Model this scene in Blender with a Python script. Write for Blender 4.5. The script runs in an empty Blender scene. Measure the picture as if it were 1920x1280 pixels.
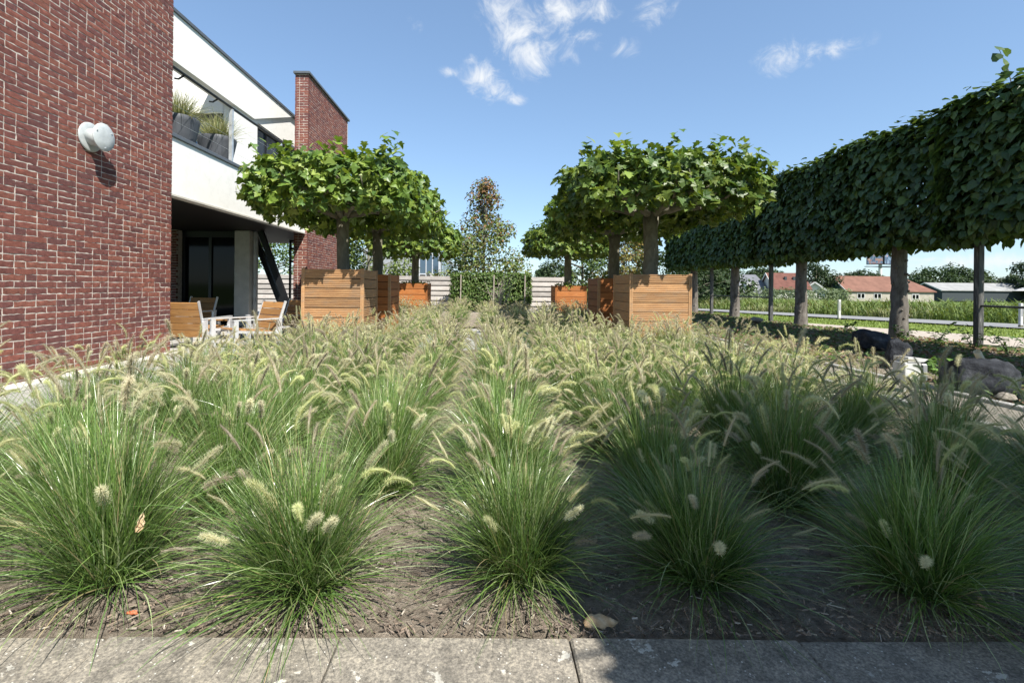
import bpy, math, random
import numpy as np
from mathutils import Matrix, Vector
from mathutils import noise as mnoise

SC = bpy.context.scene
COL = SC.collection
R = math.radians
PI = math.pi
rng = np.random.default_rng(7)
random.seed(7)

# ------------------------------------------------------------------ camera
cam = bpy.data.cameras.new("camera")
cam.sensor_width = 36.0
cam.lens = 36.0 * 900.0 / 1920.0
cam.shift_x = 48.0 / 1920.0
cam.shift_y = -103.0 / 1920.0
cam.clip_start = 0.05
cam.clip_end = 6000
camo = bpy.data.objects.new("camera", cam)
COL.objects.link(camo)
camo.matrix_world = (Matrix.Translation((0, 0, 1.0)) @ Matrix.Rotation(PI / 2, 4, 'X')
                     @ Matrix.Rotation(R(0.6), 4, 'Z'))
SC.camera = camo
SC.cycles.max_bounces = 8
SC.cycles.diffuse_bounces = 3
SC.cycles.transparent_max_bounces = 8

# ------------------------------------------------------------------ light
SUN = Vector((1.0, -1.5, 2.1)).normalized()
ELEV = math.asin(SUN.z)
AZ = math.atan2(SUN.x, SUN.y)
world = bpy.data.worlds.new("World")
SC.world = world
world.use_nodes = True
wt = world.node_tree
for n in list(wt.nodes):
    wt.nodes.remove(n)


def wn(t, **kw):
    n = wt.nodes.new(t)
    for k, v in kw.items():
        setattr(n, k, v)
    return n


def wmath(op, a, b=None, c=None, clamp=False):
    n = wn('ShaderNodeMath', operation=op, use_clamp=clamp)
    for i, v in enumerate((a, b, c)):
        if v is None:
            continue
        if isinstance(v, (int, float)):
            n.inputs[i].default_value = v
        else:
            wt.links.new(v, n.inputs[i])
    return n.outputs[0]


out = wn('ShaderNodeOutputWorld')
bg = wn('ShaderNodeBackground')
bg.inputs['Strength'].default_value = 0.105
sky = wn('ShaderNodeTexSky', sky_type='NISHITA', sun_disc=False)
sky.sun_elevation = ELEV
sky.sun_rotation = AZ
sky.air_density = 1.0
sky.dust_density = 0.15
sky.ozone_density = 2.2
tc = wn('ShaderNodeTexCoord')
# cloud puffs: direction, radius, vertical squash, strength
PUFFS = [((940, 22), .065, 1.2, .8), ((968, 60), .075, 1.1, 1.0), ((985, 95), .07, 1.2, 1.0), ((1000, 118), .045, 1.2, .8), ((1050, 28), .07, 1.9, .95),
         ((1105, 18), .06, 1.9, .9), ((1085, 72), .05, 1.1, .7), ((1068, 100), .04, 1.3, .6), ((900, 148), .055, 1.4, 1.0), ((925, 172), .045, 1.4, .9),
         ((958, 186), .035, 2.2, .7), ((880, 112), .02, 1.1, .6), ((835, 138), .032, 2.4, .55), ((1470, 102), .055, 1.6, .85), ((1435, 105), .03, 2.5, .55),
         ((1225, 25), .05, 1.6, .5), ((1170, 90), .04, 1.6, .42), ((1890, 480), .15, 9.0, .9), ((1740, 478), .06, 8.0, .65), ((1600, 505), .06, 9.0, .75),
         ((985, 489), .035, 6.0, .85), ((770, 52), .02, 1.0, .4), ((1565, 82), .06, 3.0, .5)]
noi = wn('ShaderNodeTexNoise')
noi.inputs['Scale'].default_value = 21.0
noi.inputs['Detail'].default_value = 9.0
noi.inputs['Roughness'].default_value = 0.66
noi.inputs['Distortion'].default_value = 0.7
wt.links.new(tc.outputs['Generated'], noi.inputs['Vector'])
mask = None
for (px, py), rad, sq, st in PUFFS:
    d = Vector(((px - 912) / 900, 1, (537 - py) / 900)).normalized()
    sub = wn('ShaderNodeVectorMath', operation='SUBTRACT')
    wt.links.new(tc.outputs['Generated'], sub.inputs[0])
    sub.inputs[1].default_value = d
    mul = wn('ShaderNodeVectorMath', operation='MULTIPLY')
    wt.links.new(sub.outputs[0], mul.inputs[0])
    mul.inputs[1].default_value = (1, 1, sq)
    ln = wn('ShaderNodeVectorMath', operation='LENGTH')
    wt.links.new(mul.outputs[0], ln.inputs[0])
    v = wmath('MULTIPLY', wmath('SUBTRACT', 1.0, wmath('DIVIDE', ln.outputs['Value'], rad), clamp=True), st)
    mask = v if mask is None else wmath('MAXIMUM', mask, v)
cl = wmath('ADD', wmath('MULTIPLY', mask, 1.0), wmath('MULTIPLY', wmath('SUBTRACT', noi.outputs['Fac'], 0.5), 2.6))
mr = wn('ShaderNodeMapRange', interpolation_type='SMOOTHSTEP')
mr.inputs['From Min'].default_value = 0.10
mr.inputs['From Max'].default_value = 1.35
wt.links.new(cl, mr.inputs['Value'])
# no cloud where no puff is
cf = wmath('MULTIPLY', mr.outputs[0], wmath('MULTIPLY', mask, 4.0, clamp=True))
mix = wn('ShaderNodeMix', data_type='RGBA')
wt.links.new(cf, mix.inputs['Factor'])
gm = wn('ShaderNodeGamma')
gm.inputs['Gamma'].default_value = 0.66
wt.links.new(sky.outputs[0], gm.inputs['Color'])
tn = wn('ShaderNodeMix', data_type='RGBA', blend_type='MULTIPLY')
tn.inputs[0].default_value = 1.0
tn.inputs[7].default_value = (1.12, 1.34, 1.57, 1)
wt.links.new(gm.outputs[0], tn.inputs[6])
wt.links.new(tn.outputs[2], mix.inputs[6])
mix.inputs[7].default_value = (4.6, 4.75, 4.9, 1)
wt.links.new(mix.outputs[2], bg.inputs['Color'])
wt.links.new(bg.outputs[0], out.inputs['Surface'])

sunl = bpy.data.lights.new("sun", 'SUN')
sunl.energy = 5.0
sunl.angle = R(0.5)
sunl.color = (1.0, 0.95, 0.87)
suno = bpy.data.objects.new("sun", sunl)
COL.objects.link(suno)
suno.rotation_euler = SUN.to_track_quat('Z', 'Y').to_euler()

vs = SC.view_settings
vs.view_transform = 'Standard'
vs.look = 'None'
vs.exposure = 1.0
vs.gamma = 1.0
vs.use_curve_mapping = False


# ------------------------------------------------------------------ helpers
def tag(o, label=None, cat=None, group=None, kind=None):
    if label:
        o["label"] = label
    if cat:
        o["category"] = cat
    if group:
        o["group"] = group
    if kind:
        o["kind"] = kind
    return o


def empty(name, loc=(0, 0, 0), rz=0.0, label=None, cat=None, group=None):
    o = bpy.data.objects.new(name, None)
    COL.objects.link(o)
    o.location = loc
    o.rotation_euler = (0, 0, rz)
    o.empty_display_size = 0.1
    return tag(o, label, cat, group)


def link(name, me, parent=None, loc=None, rot=None, kind=None):
    o = bpy.data.objects.new(name, me)
    COL.objects.link(o)
    if parent is not None:
        o.parent = parent
    if loc is not None:
        o.location = loc
    if rot is not None:
        o.rotation_euler = rot
    if kind:
        o["kind"] = kind
    return o


def np_mesh(name, V, F, mat, col=None, smooth=False):
    V = np.asarray(V, dtype=np.float32)
    F = np.asarray(F, dtype=np.int32)
    me = bpy.data.meshes.new(name)
    me.vertices.add(len(V))
    me.vertices.foreach_set("co", V.ravel())
    k = F.shape[1]
    me.loops.add(F.size)
    me.loops.foreach_set("vertex_index", F.ravel())
    me.polygons.add(len(F))
    me.polygons.foreach_set("loop_start", np.arange(0, F.size, k, dtype=np.int32))
    me.polygons.foreach_set("loop_total", np.full(len(F), k, dtype=np.int32))
    me.polygons.foreach_set("use_smooth", np.full(len(F), bool(smooth)))
    if col is not None:
        a = me.attributes.new("col", 'FLOAT_COLOR', 'POINT')
        c = np.ones((len(V), 4), dtype=np.float32)
        c[:, :3] = col
        a.data.foreach_set("color", c.ravel())
    me.materials.append(mat)
    me.update(calc_edges=True)
    return me


class MB:
    """collects simple solids into one mesh"""

    def __init__(s):
        s.v, s.f, s.c = [], [], []
        s.cur = (1, 1, 1)

    def add(s, vs_, fs):
        b = len(s.v)
        s.v += [tuple(p) for p in vs_]
        s.c += [s.cur] * len(vs_)
        s.f += [tuple(i + b for i in f) for f in fs]
        return s

    def box(s, lo, hi, M=None, bev=0.0):
        x0, y0, z0 = lo
        x1, y1, z1 = hi
        if bev:
            b = bev
            vs_ = []
            for (x, sx) in ((x0, 1), (x1, -1)):
                for (y, sy) in ((y0, 1), (y1, -1)):
                    for (z, sz) in ((z0, 1), (z1, -1)):
                        vs_ += [(x, y + sy * b, z + sz * b), (x + sx * b, y, z + sz * b), (x + sx * b, y + sy * b, z)]
            # convex hull faces via explicit indices
            def I(i, j, k, a):
                return ((i * 2 + j) * 2 + k) * 3 + a
            fs = []
            for i in (0, 1):
                q = [I(i, 0, 0, 0), I(i, 1, 0, 0), I(i, 1, 1, 0), I(i, 0, 1, 0)]
                fs.append(q if i else q[::-1])
                q = [I(0, i, 0, 1), I(1, i, 0, 1), I(1, i, 1, 1), I(0, i, 1, 1)]
                fs.append(q[::-1] if i else q)
                q = [I(0, 0, i, 2), I(1, 0, i, 2), I(1, 1, i, 2), I(0, 1, i, 2)]
                fs.append(q if i else q[::-1])
            for a in (0, 1):
                for b2 in (0, 1):
                    q = [I(0, a, b2, 1), I(1, a, b2, 1), I(1, a, b2, 2), I(0, a, b2, 2)]
                    fs.append(q if a != b2 else q[::-1])
                    q = [I(a, 0, b2, 0), I(a, 1, b2, 0), I(a, 1, b2, 2), I(a, 0, b2, 2)]
                    fs.append(q[::-1] if a != b2 else q)
                    q = [I(a, b2, 0, 0), I(a, b2, 1, 0), I(a, b2, 1, 1), I(a, b2, 0, 1)]
                    fs.append(q if a != b2 else q[::-1])
                    for k in (0, 1):
                        t = [I(a, b2, k, 0), I(a, b2, k, 1), I(a, b2, k, 2)]
                        fs.append(t)
        else:
            vs_ = [(x0, y0, z0), (x1, y0, z0), (x1, y1, z0), (x0, y1, z0), (x0, y0, z1), (x1, y0, z1), (x1, y1, z1), (x0, y1, z1)]
            fs = [(0, 3, 2, 1), (4, 5, 6, 7), (0, 1, 5, 4), (1, 2, 6, 5), (2, 3, 7, 6), (3, 0, 4, 7)]
        if M is not None:
            vs_ = [M @ Vector(p) for p in vs_]
        return s.add(vs_, fs)

    def bar(s, p, q, w, h, up=(0, 0, 1)):
        p, q = Vector(p), Vector(q)
        d = (q - p)
        L = d.length
        d.normalize()
        upv = Vector(up)
        if abs(d.dot(upv)) > .98:
            upv = Vector((0, 1, 0))
        x = d.cross(upv).normalized()
        z = x.cross(d).normalized()
        M = Matrix((x, d, z)).transposed().to_4x4()
        M.translation = p
        return s.box((-w / 2, 0, -h / 2), (w / 2, L, h / 2), M)

    def tube(s, pts, rad, n=8, cap=True):
        pts = [Vector(p) for p in pts]
        if not hasattr(rad, '__len__'):
            rad = [rad] * len(pts)
        vs_, fs = [], []
        prev = None
        for i, p in enumerate(pts):
            d = (pts[min(i + 1, len(pts) - 1)] - pts[max(i - 1, 0)]).normalized()
            if prev is None:
                a = Vector((0, 0, 1)) if abs(d.z) < .9 else Vector((1, 0, 0))
                x = d.cross(a).normalized()
            else:
                x = (prev - d * prev.dot(d)).normalized()
            prev = x
            y = d.cross(x)
            for k in range(n):
                t = 2 * PI * k / n
                vs_.append(p + (x * math.cos(t) + y * math.sin(t)) * rad[i])
        for i in range(len(pts) - 1):
            for k in range(n):
                k2 = (k + 1) % n
                fs.append((i * n + k, i * n + k2, (i + 1) * n + k2, (i + 1) * n + k))
        if cap:
            fs.append(tuple(range(n))[::-1])
            fs.append(tuple((len(pts) - 1) * n + k for k in range(n)))
        return s.add(vs_, fs)

    def lathe(s, prof, n=24, M=None):
        vs_, fs = [], []
        for r_, z in prof:
            for k in range(n):
                t = 2 * PI * k / n
                vs_.append(Vector((r_ * math.cos(t), r_ * math.sin(t), z)))
        for i in range(len(prof) - 1):
            for k in range(n):
                k2 = (k + 1) % n
                fs.append((i * n + k, i * n + k2, (i + 1) * n + k2, (i + 1) * n + k))
        fs.append(tuple(range(n))[::-1])
        fs.append(tuple((len(prof) - 1) * n + k for k in range(n)))
        if M is not None:
            vs_ = [M @ p for p in vs_]
        return s.add(vs_, fs)

    def prism(s, poly, axis, a, b):
        """poly in the plane across axis (x: (y,z), y: (x,z), z: (x,y)), extruded a..b"""
        def P(p, t):
            return {'x': (t, p[0], p[1]), 'y': (p[0], t, p[1]), 'z': (p[0], p[1], t)}[axis]
        n = len(poly)
        vs_ = [P(p, a) for p in poly] + [P(p, b) for p in poly]
        fs = [tuple(range(n))[::-1], tuple(range(n, 2 * n))]
        for i in range(n):
            j = (i + 1) % n
            fs.append((i, j, n + j, n + i))
        return s.add(vs_, fs)

    def mesh(s, name, mat, smooth=False):
        me = bpy.data.meshes.new(name)
        me.from_pydata(s.v, [], s.f)
        a = me.attributes.new("col", 'FLOAT_COLOR', 'POINT')
        c = np.ones((len(s.v), 4), dtype=np.float32)
        c[:, :3] = np.array(s.c, dtype=np.float32)
        a.data.foreach_set("color", c.ravel())
        me.materials.append(mat)
        if smooth:
            me.polygons.foreach_set("use_smooth", np.ones(len(me.polygons), dtype=bool))
        me.update()
        import bmesh
        bm = bmesh.new()
        bm.from_mesh(me)
        bmesh.ops.recalc_face_normals(bm, faces=bm.faces)
        bm.to_mesh(me)
        bm.free()
        return me

    def build(s, name, mat, parent=None, smooth=False, loc=None, rot=None, kind=None):
        return link(name, s.mesh(name, mat, smooth), parent, loc, rot, kind)


# ------------------------------------------------------------------ materials
class NT:
    def __init__(s, name):
        s.m = bpy.data.materials.new(name)
        s.m.use_nodes = True
        s.t = s.m.node_tree
        s.b = s.t.nodes['Principled BSDF']
        s.o = s.t.nodes['Material Output']

    def n(s, t, **kw):
        x = s.t.nodes.new(t)
        for k, v in kw.items():
            setattr(x, k, v)
        return x

    def l(s, a, b):
        s.t.links.new(a, b)

    def coord(s, scale=(1, 1, 1), kind='Object'):
        c = s.n('ShaderNodeTexCoord')
        mp = s.n('ShaderNodeMapping')
        mp.inputs['Scale'].default_value = scale
        s.l(c.outputs[kind], mp.inputs['Vector'])
        return mp.outputs[0]

    def noise(s, vec, scale, detail=6, rough=.6, dist=0):
        x = s.n('ShaderNodeTexNoise')
        x.inputs['Scale'].default_value = scale
        x.inputs['Detail'].default_value = detail
        x.inputs['Roughness'].default_value = rough
        x.inputs['Distortion'].default_value = dist
        s.l(vec, x.inputs['Vector'])
        return x.outputs['Fac']

    def ramp(s, fac, stops, interp='LINEAR'):
        x = s.n('ShaderNodeValToRGB')
        x.color_ramp.interpolation = interp
        e = x.color_ramp.elements
        while len(e) < len(stops):
            e.new(0.5)
        for i, (p, c) in enumerate(stops):
            e[i].position = p
            e[i].color = (*c, 1) if len(c) == 3 else c
        s.l(fac, x.inputs[0])
        return x.outputs[0]

    def mix(s, a, b, fac, mode='MIX'):
        x = s.n('ShaderNodeMix', data_type='RGBA', blend_type=mode)
        for v, i in ((a, 6), (b, 7)):
            if isinstance(v, tuple):
                x.inputs[i].default_value = (*v, 1)
            else:
                s.l(v, x.inputs[i])
        if isinstance(fac, (int, float)):
            x.inputs[0].default_value = fac
        else:
            s.l(fac, x.inputs[0])
        return x.outputs[2]

    def bump(s, h, strength=.3, dist=.01):
        x = s.n('ShaderNodeBump')
        x.inputs['Strength'].default_value = strength
        x.inputs['Distance'].default_value = dist
        s.l(h, x.inputs['Height'])
        s.l(x.outputs[0], s.b.inputs['Normal'])

    def attr(s):
        a = s.n('ShaderNodeAttribute', attribute_name='col')
        return a.outputs['Color']

    def rand(s):
        return s.n('ShaderNodeObjectInfo').outputs['Random']

    def base(s, c):
        if isinstance(c, tuple):
            s.b.inputs['Base Color'].default_value = (*c, 1)
        else:
            s.l(c, s.b.inputs['Base Color'])
        return s

    def set(s, rough=.6, spec=.5, metal=0.0):
        s.b.inputs['Roughness'].default_value = rough
        s.b.inputs['Specular IOR Level'].default_value = spec
        s.b.inputs['Metallic'].default_value = metal
        return s


def plain(name, c, rough=.6, spec=.4, metal=0, var=.12, scale=6.0, bump=0.0):
    t = NT(name)
    v = t.coord()
    f = t.noise(v, scale, 6)
    lo = tuple(x * (1 - var) for x in c)
    hi = tuple(min(1, x * (1 + var)) for x in c)
    t.base(t.ramp(f, [(.3, lo), (.7, hi)])).set(rough, spec, metal)
    if bump:
        t.bump(t.noise(v, scale * 12, 4), bump, .004)
    return t.m


def leafmat(name, rough=.45, spec=.45, trans=.35, tint=(1.25, 1.15, .55), use_rand=True):
    t = NT(name)
    c = t.attr()
    if use_rand:
        h = t.n('ShaderNodeHueSaturation')
        r_ = t.rand()
        mr_ = t.n('ShaderNodeMapRange')
        mr_.inputs['To Min'].default_value = .82
        mr_.inputs['To Max'].default_value = 1.2
        t.l(r_, mr_.inputs['Value'])
        t.l(mr_.outputs[0], h.inputs['Value'])
        t.l(c, h.inputs['Color'])
        c = h.outputs[0]
    t.base(c).set(rough, spec)
    tr = t.n('ShaderNodeBsdfTranslucent')
    t.l(t.mix(c, tint, 1.0, 'MULTIPLY'), tr.inputs['Color'])
    ms = t.n('ShaderNodeMixShader')
    ms.inputs[0].default_value = trans
    t.l(t.b.outputs[0], ms.inputs[1])
    t.l(tr.outputs[0], ms.inputs[2])
    t.l(ms.outputs[0], t.o.inputs['Surface'])
    return t.m


M = {}
M['leaf'] = leafmat('plane_leaf', .42, .4, .34)
M['lime'] = leafmat('lime_leaf', .45, .35, .32)
M['blade'] = leafmat('grass_blade', .27, .6, .24, (1.2, 1.15, .6))
M['plume'] = leafmat('grass_plume', .6, .25, .5, (1.15, 1.12, .9))
M['farleaf'] = leafmat('far_leaf', .6, .25, .25)

# brick
t = NT('brick')
v = t.coord()
c = t.mix(t.attr(), t.ramp(t.noise(v, 26, 8, .7), [(.3, (.42, .40, .44)), (.5, (.9, .88, .88)), (.72, (1.35, 1.25, 1.2))]), .8, 'MULTIPLY')
t.base(c).set(.85, .2)
t.bump(t.noise(v, 55, 6, .7), .45, .004)
M['brick'] = t.m
M['mortar'] = plain('mortar', (.48, .44, .385), .95, .1, 0, .25, 14, .5)
# render
t = NT('white_render')
v = t.coord()
sp = t.ramp(t.noise(v, 5, 8, .75), [(.34, (.675, .67, .635)), (.48, (.74, .735, .70)), (.7, (.77, .765, .735))])
t.base(sp).set(.9, .15)
t.bump(t.noise(v, 90, 4, .7), .35, .004)
M['render'] = t.m
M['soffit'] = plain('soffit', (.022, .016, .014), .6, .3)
M['soffit_light'] = plain('soffit_light', (.5, .48, .43), .8, .2)
M['coping'] = plain('coping_metal', (.11, .12, .13), .45, .5, .3)
M['darksteel'] = plain('dark_steel', (.012, .013, .015), .4, .5, .2)
M['steel'] = plain('galvanised_steel', (.55, .57, .58), .42, .5, .55, .18, 9)
M['alu'] = plain('brushed_aluminium', (.66, .67, .68), .4, .5, .5, .1, 12)
M['column'] = plain('column_paint', (.55, .53, .49), .7, .3)
M['pot'] = plain('slate_pot', (.07, .075, .085), .55, .4, 0, .25, 5)
M['curtain'] = plain('pale_poster', (.11, .105, .1), .8, .2, 0, .5, 3)
t = NT('dark_glass')
t.base((.004, .005, .006)).set(.06, .16)
M['glass'] = t.m
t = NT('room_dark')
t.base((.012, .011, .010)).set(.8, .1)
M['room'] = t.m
M['vent'] = plain('vent_paint', (.42, .45, .45), .5, .4, 0, .14, 14, .1)

# hardwood
def wood(name, a, b, grey, gw, scale=1.0):
    t = NT(name)
    co = t.n('ShaderNodeTexCoord')
    rnd = t.rand()
    off = t.n('ShaderNodeVectorMath', operation='MULTIPLY_ADD')
    cmb = t.n('ShaderNodeCombineXYZ')
    for i in range(3):
        t.l(rnd, cmb.inputs[i])
    off.inputs[1].default_value = (37, 53, 71)
    t.l(cmb.outputs[0], off.inputs[0])
    t.l(co.outputs['Object'], off.inputs[2])
    mp = t.n('ShaderNodeMapping')
    mp.inputs['Scale'].default_value = (2.2 * scale, 22 * scale, 22 * scale)
    t.l(off.outputs[0], mp.inputs['Vector'])
    g = t.noise(mp.outputs[0], 2.2, 7, .65, .6)
    base = t.ramp(g, [(.3, a), (.55, tuple((x + y) / 2 for x, y in zip(a, b))), (.75, b)])
    mp2 = t.n('ShaderNodeMapping')
    mp2.inputs['Scale'].default_value = (1.6 * scale, 5 * scale, 5 * scale)
    t.l(off.outputs[0], mp2.inputs['Vector'])
    wmask = t.ramp(t.noise(mp2.outputs[0], 2.5, 5, .6), [(.48, (0, 0, 0)), (.72, (gw, gw, gw))])
    c = t.mix(base, grey, wmask)
    mrr = t.n('ShaderNodeMapRange')
    mrr.inputs['To Min'].default_value = .76
    mrr.inputs['To Max'].default_value = 1.16
    t.l(rnd, mrr.inputs['Value'])
    h = t.n('ShaderNodeHueSaturation')
    t.l(mrr.outputs[0], h.inputs['Value'])
    t.l(c, h.inputs['Color'])
    t.base(h.outputs[0]).set(.62, .3)
    t.bump(g, .25, .004)
    return t.m


M['deck'] = wood('hardwood_deck', (.32, .17, .078), (.53, .325, .16), (.29, .23, .17), .6)
M['plank'] = wood('orange_hardwood', (.25, .083, .022), (.43, .165, .046), (.26, .14, .07), .3)
M['teak'] = wood('teak_slat', (.27, .13, .045), (.46, .25, .09), (.24, .17, .11), .35)
M['greywood'] = wood('weathered_board', (.33, .30, .275), (.55, .52, .48), (.30, .26, .23), .5)
M['bark'] = None
t = NT('plane_bark')
v = t.coord((1, 1, .5))
f = t.noise(v, 9, 8, .65, .8)
t.base(t.ramp(f, [(.28, (.075, .068, .05)), (.5, (.155, .145, .108)), (.66, (.21, .20, .15)), (.8, (.29, .28, .21))])).set(.85, .2)
t.bump(f, .5, .02)
M['bark'] = t.m
t = NT('lime_bark')
v = t.coord((1, 1, .35))
f = t.noise(v, 14, 8, .7, .4)
t.base(t.ramp(f, [(.3, (.06, .052, .045)), (.5, (.14, .125, .108)), (.75, (.23, .21, .185))])).set(.9, .15)
t.bump(f, .7, .02)
M['limebark'] = t.m
M['twig'] = plain('bare_twig', (.34, .30, .25), .85, .2)
t = NT('post_steel')
v = t.coord((6, 6, .8))
t.base(t.ramp(t.noise(v, 5, 6, .7), [(.35, (.035, .035, .033)), (.55, (.09, .09, .085)), (.72, (.27, .26, .24))])).set(.6, .4, .3)
M['poststeel'] = t.m

# soil
t = NT('mulch_soil')
v = t.coord()
f = t.noise(v, 30, 8, .75)
t.base(t.ramp(f, [(.3, (.11, .088, .068)), (.5, (.28, .235, .185)), (.7, (.46, .395, .32))])).set(.95, .1)
t.bump(t.noise(v, 60, 8, .75), 1.0, .03)
M['soil'] = t.m
t = NT('bark_chip')
t.base(t.attr()).set(.9, .15)
M['chip'] = t.m

# concrete slab
t = NT('concrete_slab')
co = t.n('ShaderNodeTexCoord')
geo = t.n('ShaderNodeNewGeometry')
pos = geo.outputs['Position']
f1 = t.noise(pos, 9, 8, .7)
f2 = t.noise(pos, 115, 6, .75)
c = t.ramp(f1, [(.3, (.13, .118, .10)), (.5, (.22, .20, .168)), (.72, (.31, .28, .23))])
c = t.mix(c, t.ramp(f2, [(.32, (.28, .28, .28)), (.5, (.95, .95, .95)), (.68, (1.9, 1.86, 1.75))]), .85, 'MULTIPLY')
vor = t.n('ShaderNodeTexVoronoi')
vor.inputs['Scale'].default_value = 140
t.l(pos, vor.inputs['Vector'])
sel = t.n('ShaderNodeSeparateColor')
t.l(vor.outputs['Color'], sel.inputs[0])
big = t.n('ShaderNodeMath', operation='GREATER_THAN')
big.inputs[1].default_value = .965
t.l(sel.outputs[0], big.inputs[0])
nr = t.n('ShaderNodeMath', operation='LESS_THAN')
nr.inputs[1].default_value = .33
t.l(vor.outputs['Distance'], nr.inputs[0])
ml = t.n('ShaderNodeMath', operation='MULTIPLY')
t.l(big.outputs[0], ml.inputs[0])
t.l(nr.outputs[0], ml.inputs[1])
c = t.mix(c, (.55, .53, .48), ml.outputs[0])
# lichen
l1 = t.noise(pos, 11, 5, .62, .5)
l2 = t.noise(pos, 70, 6, .7)
la = t.n('ShaderNodeMath', operation='MULTIPLY_ADD')
t.l(l2, la.inputs[0])
la.inputs[1].default_value = .35
t.l(l1, la.inputs[2])
lm = t.ramp(la.outputs[0], [(.815, (0, 0, 0)), (.84, (1, 1, 1))])
c = t.mix(c, (.50, .48, .42), lm)
l3 = t.noise(pos, 5.5, 6, .65)
c = t.mix(c, (.075, .07, .062), t.ramp(l3, [(.55, (0, 0, 0)), (.75, (.6, .6, .6))]))
t.base(c).set(.9, .2)
t.bump(f2, .6, .004)
M['slab'] = t.m
M['patio'] = plain('patio_concrete', (.33, .32, .30), .9, .2, 0, .25, 5, .3)
M['kerb'] = plain('pale_kerb', (.56, .54, .49), .9, .2, 0, .15, 8, .2)
M['gravel'] = plain('gravel', (.24, .215, .18), .95, .1, 0, .5, 45, .8)
M['sandpath'] = plain('sandy_path', (.36, .315, .265), .95, .1, 0, .2, 9, .3)
t = NT('mown_grass')
v = t.coord()
t.base(t.ramp(t.noise(v, 2.5, 8, .7), [(.3, (.11, .155, .03)), (.6, (.16, .21, .045)), (.8, (.21, .24, .07))])).set(.95, .1)
M['lawn'] = t.m
M['road'] = plain('asphalt_road', (.21, .212, .212), .9, .2, 0, .12, 4, .2)
t = NT('field_ground')
v = t.coord()
t.base(t.ramp(t.noise(v, .35, 8, .7), [(.3, (.05, .085, .022)), (.6, (.10, .15, .04)), (.8, (.15, .17, .06))])).set(.95, .1)
M['field'] = t.m
t = NT('rock')
v = t.coord()
f = t.noise(v, 7, 9, .7)
t.base(t.ramp(f, [(.34, (.010, .011, .014)), (.52, (.028, .031, .037)), (.62, (.055, .059, .066)), (.75, (.16, .16, .165))])).set(.85, .25)
t.bump(t.noise(v, 22, 8, .7), .8, .03)
M['rock'] = t.m
M['whitebox'] = plain('white_painted_metal', (.46, .46, .44), .5, .4, 0, .2, 8)
M['greyplate'] = plain('grey_plate', (.20, .205, .21), .5, .4)
M['pipe'] = plain('pale_plastic_pipe', (.60, .53, .36), .55, .35, 0, .1, 8)
M['roofred'] = plain('red_roof_tiles', (.13, .058, .045), .85, .2, 0, .22, 1.2)
M['roofbrown'] = plain('brown_roof_tiles', (.17, .088, .064), .85, .2, 0, .2, .8)
M['roofgrey'] = plain('grey_roof', (.13, .135, .15), .8, .3, 0, .2, .8)
M['roofpale'] = plain('pale_sheet_roof', (.26, .26, .25), .7, .3, 0, .2, .6)
M['housewall'] = plain('pale_house_wall', (.62, .60, .54), .9, .2)
M['darkwall'] = plain('dark_cladding', (.05, .06, .065), .8, .2)
M['stonewall'] = plain('stone_coloured_wall', (.34, .31, .26), .9, .2, 0, .2, 1.5)
M['greywall'] = plain('grey_brick_wall', (.27, .28, .30), .9, .2, 0, .12, 3)
M['palegrey'] = plain('pale_grey_panel', (.42, .43, .45), .7, .3)
M['whiteframe'] = plain('white_frame', (.55, .54, .52), .6, .3)
t = NT('skyglass')
t.base((.10, .14, .19)).set(.05, .8, .6)
M['skyglass'] = t.m
t = NT('billboard_print')
v = t.coord()
t.base(t.ramp(t.noise(v, .45, 5, .6, 1.0), [(.3, (.02, .03, .06)), (.45, (.07, .10, .16)), (.52, (.16, .25, .34)), (.58, (.30, .12, .10)), (.66, (.45, .42, .36)), (.75, (.06, .08, .1))])).set(.5, .3)
M['poster'] = t.m
t = NT('dry_leaf')
v = t.coord()
t.base(t.ramp(t.noise(v, 30, 6, .6), [(.3, (.22, .14, .07)), (.5, (.42, .30, .18)), (.7, (.62, .48, .32))])).set(.7, .3)
M['dryleaf'] = t.m


# ------------------------------------------------------------------ setting: ground, road, paving
def ground_height(x, y):
    # road runs from (11,24.8) to (16.9,15.06); beyond it the land drops to the polder
    px, py = 16.9, 15.06
    dx, dy = -5.9, 9.74
    L = math.hypot(dx, dy)
    nx, ny = dy / L, -dx / L           # to the right / far side
    s = (x - px) * nx + (y - py) * ny
    drop = np.clip((s - 4.5) / 12.0, 0, 1)
    drop = drop * drop * (3 - 2 * drop)
    near = np.clip((y - 20.4) / 10, 0, 1)
    return -0.19 - 1.25 * drop - .3 * near


def axis_lines(a, b, n, far):
    inner = np.linspace(a, b, n)
    g = np.geomspace(1.0, far, 34)
    return np.concatenate([a - g[::-1], inner, b + g])


xs = axis_lines(-12, 40, 66, 2600)
ys = axis_lines(-4, 50, 66, 2600)
X, Y = np.meshgrid(xs, ys)
Z = ground_height(X, Y)
nx_, ny_ = len(xs), len(ys)
V = np.stack([X.ravel(), Y.ravel(), Z.ravel()], 1)
ii, jj = np.meshgrid(np.arange(nx_ - 1), np.arange(ny_ - 1))
a = (jj * nx_ + ii).ravel()
F = np.stack([a, a + 1, a + 1 + nx_, a + nx_], 1)
tag(link('ground', np_mesh('ground', V, F, M['field'], smooth=True)), kind='structure')


def sheet(name, poly, z, mat, thick=.05):
    mb = MB()
    mb.prism(poly, 'z', z - thick, z)
    o = mb.build(name, mat)
    return tag(o, kind='structure')


# road system runs at a slant behind the pleached trees
def along(p, q, t):
    return (p[0] + (q[0] - p[0]) * t, p[1] + (q[1] - p[1]) * t)


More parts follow.
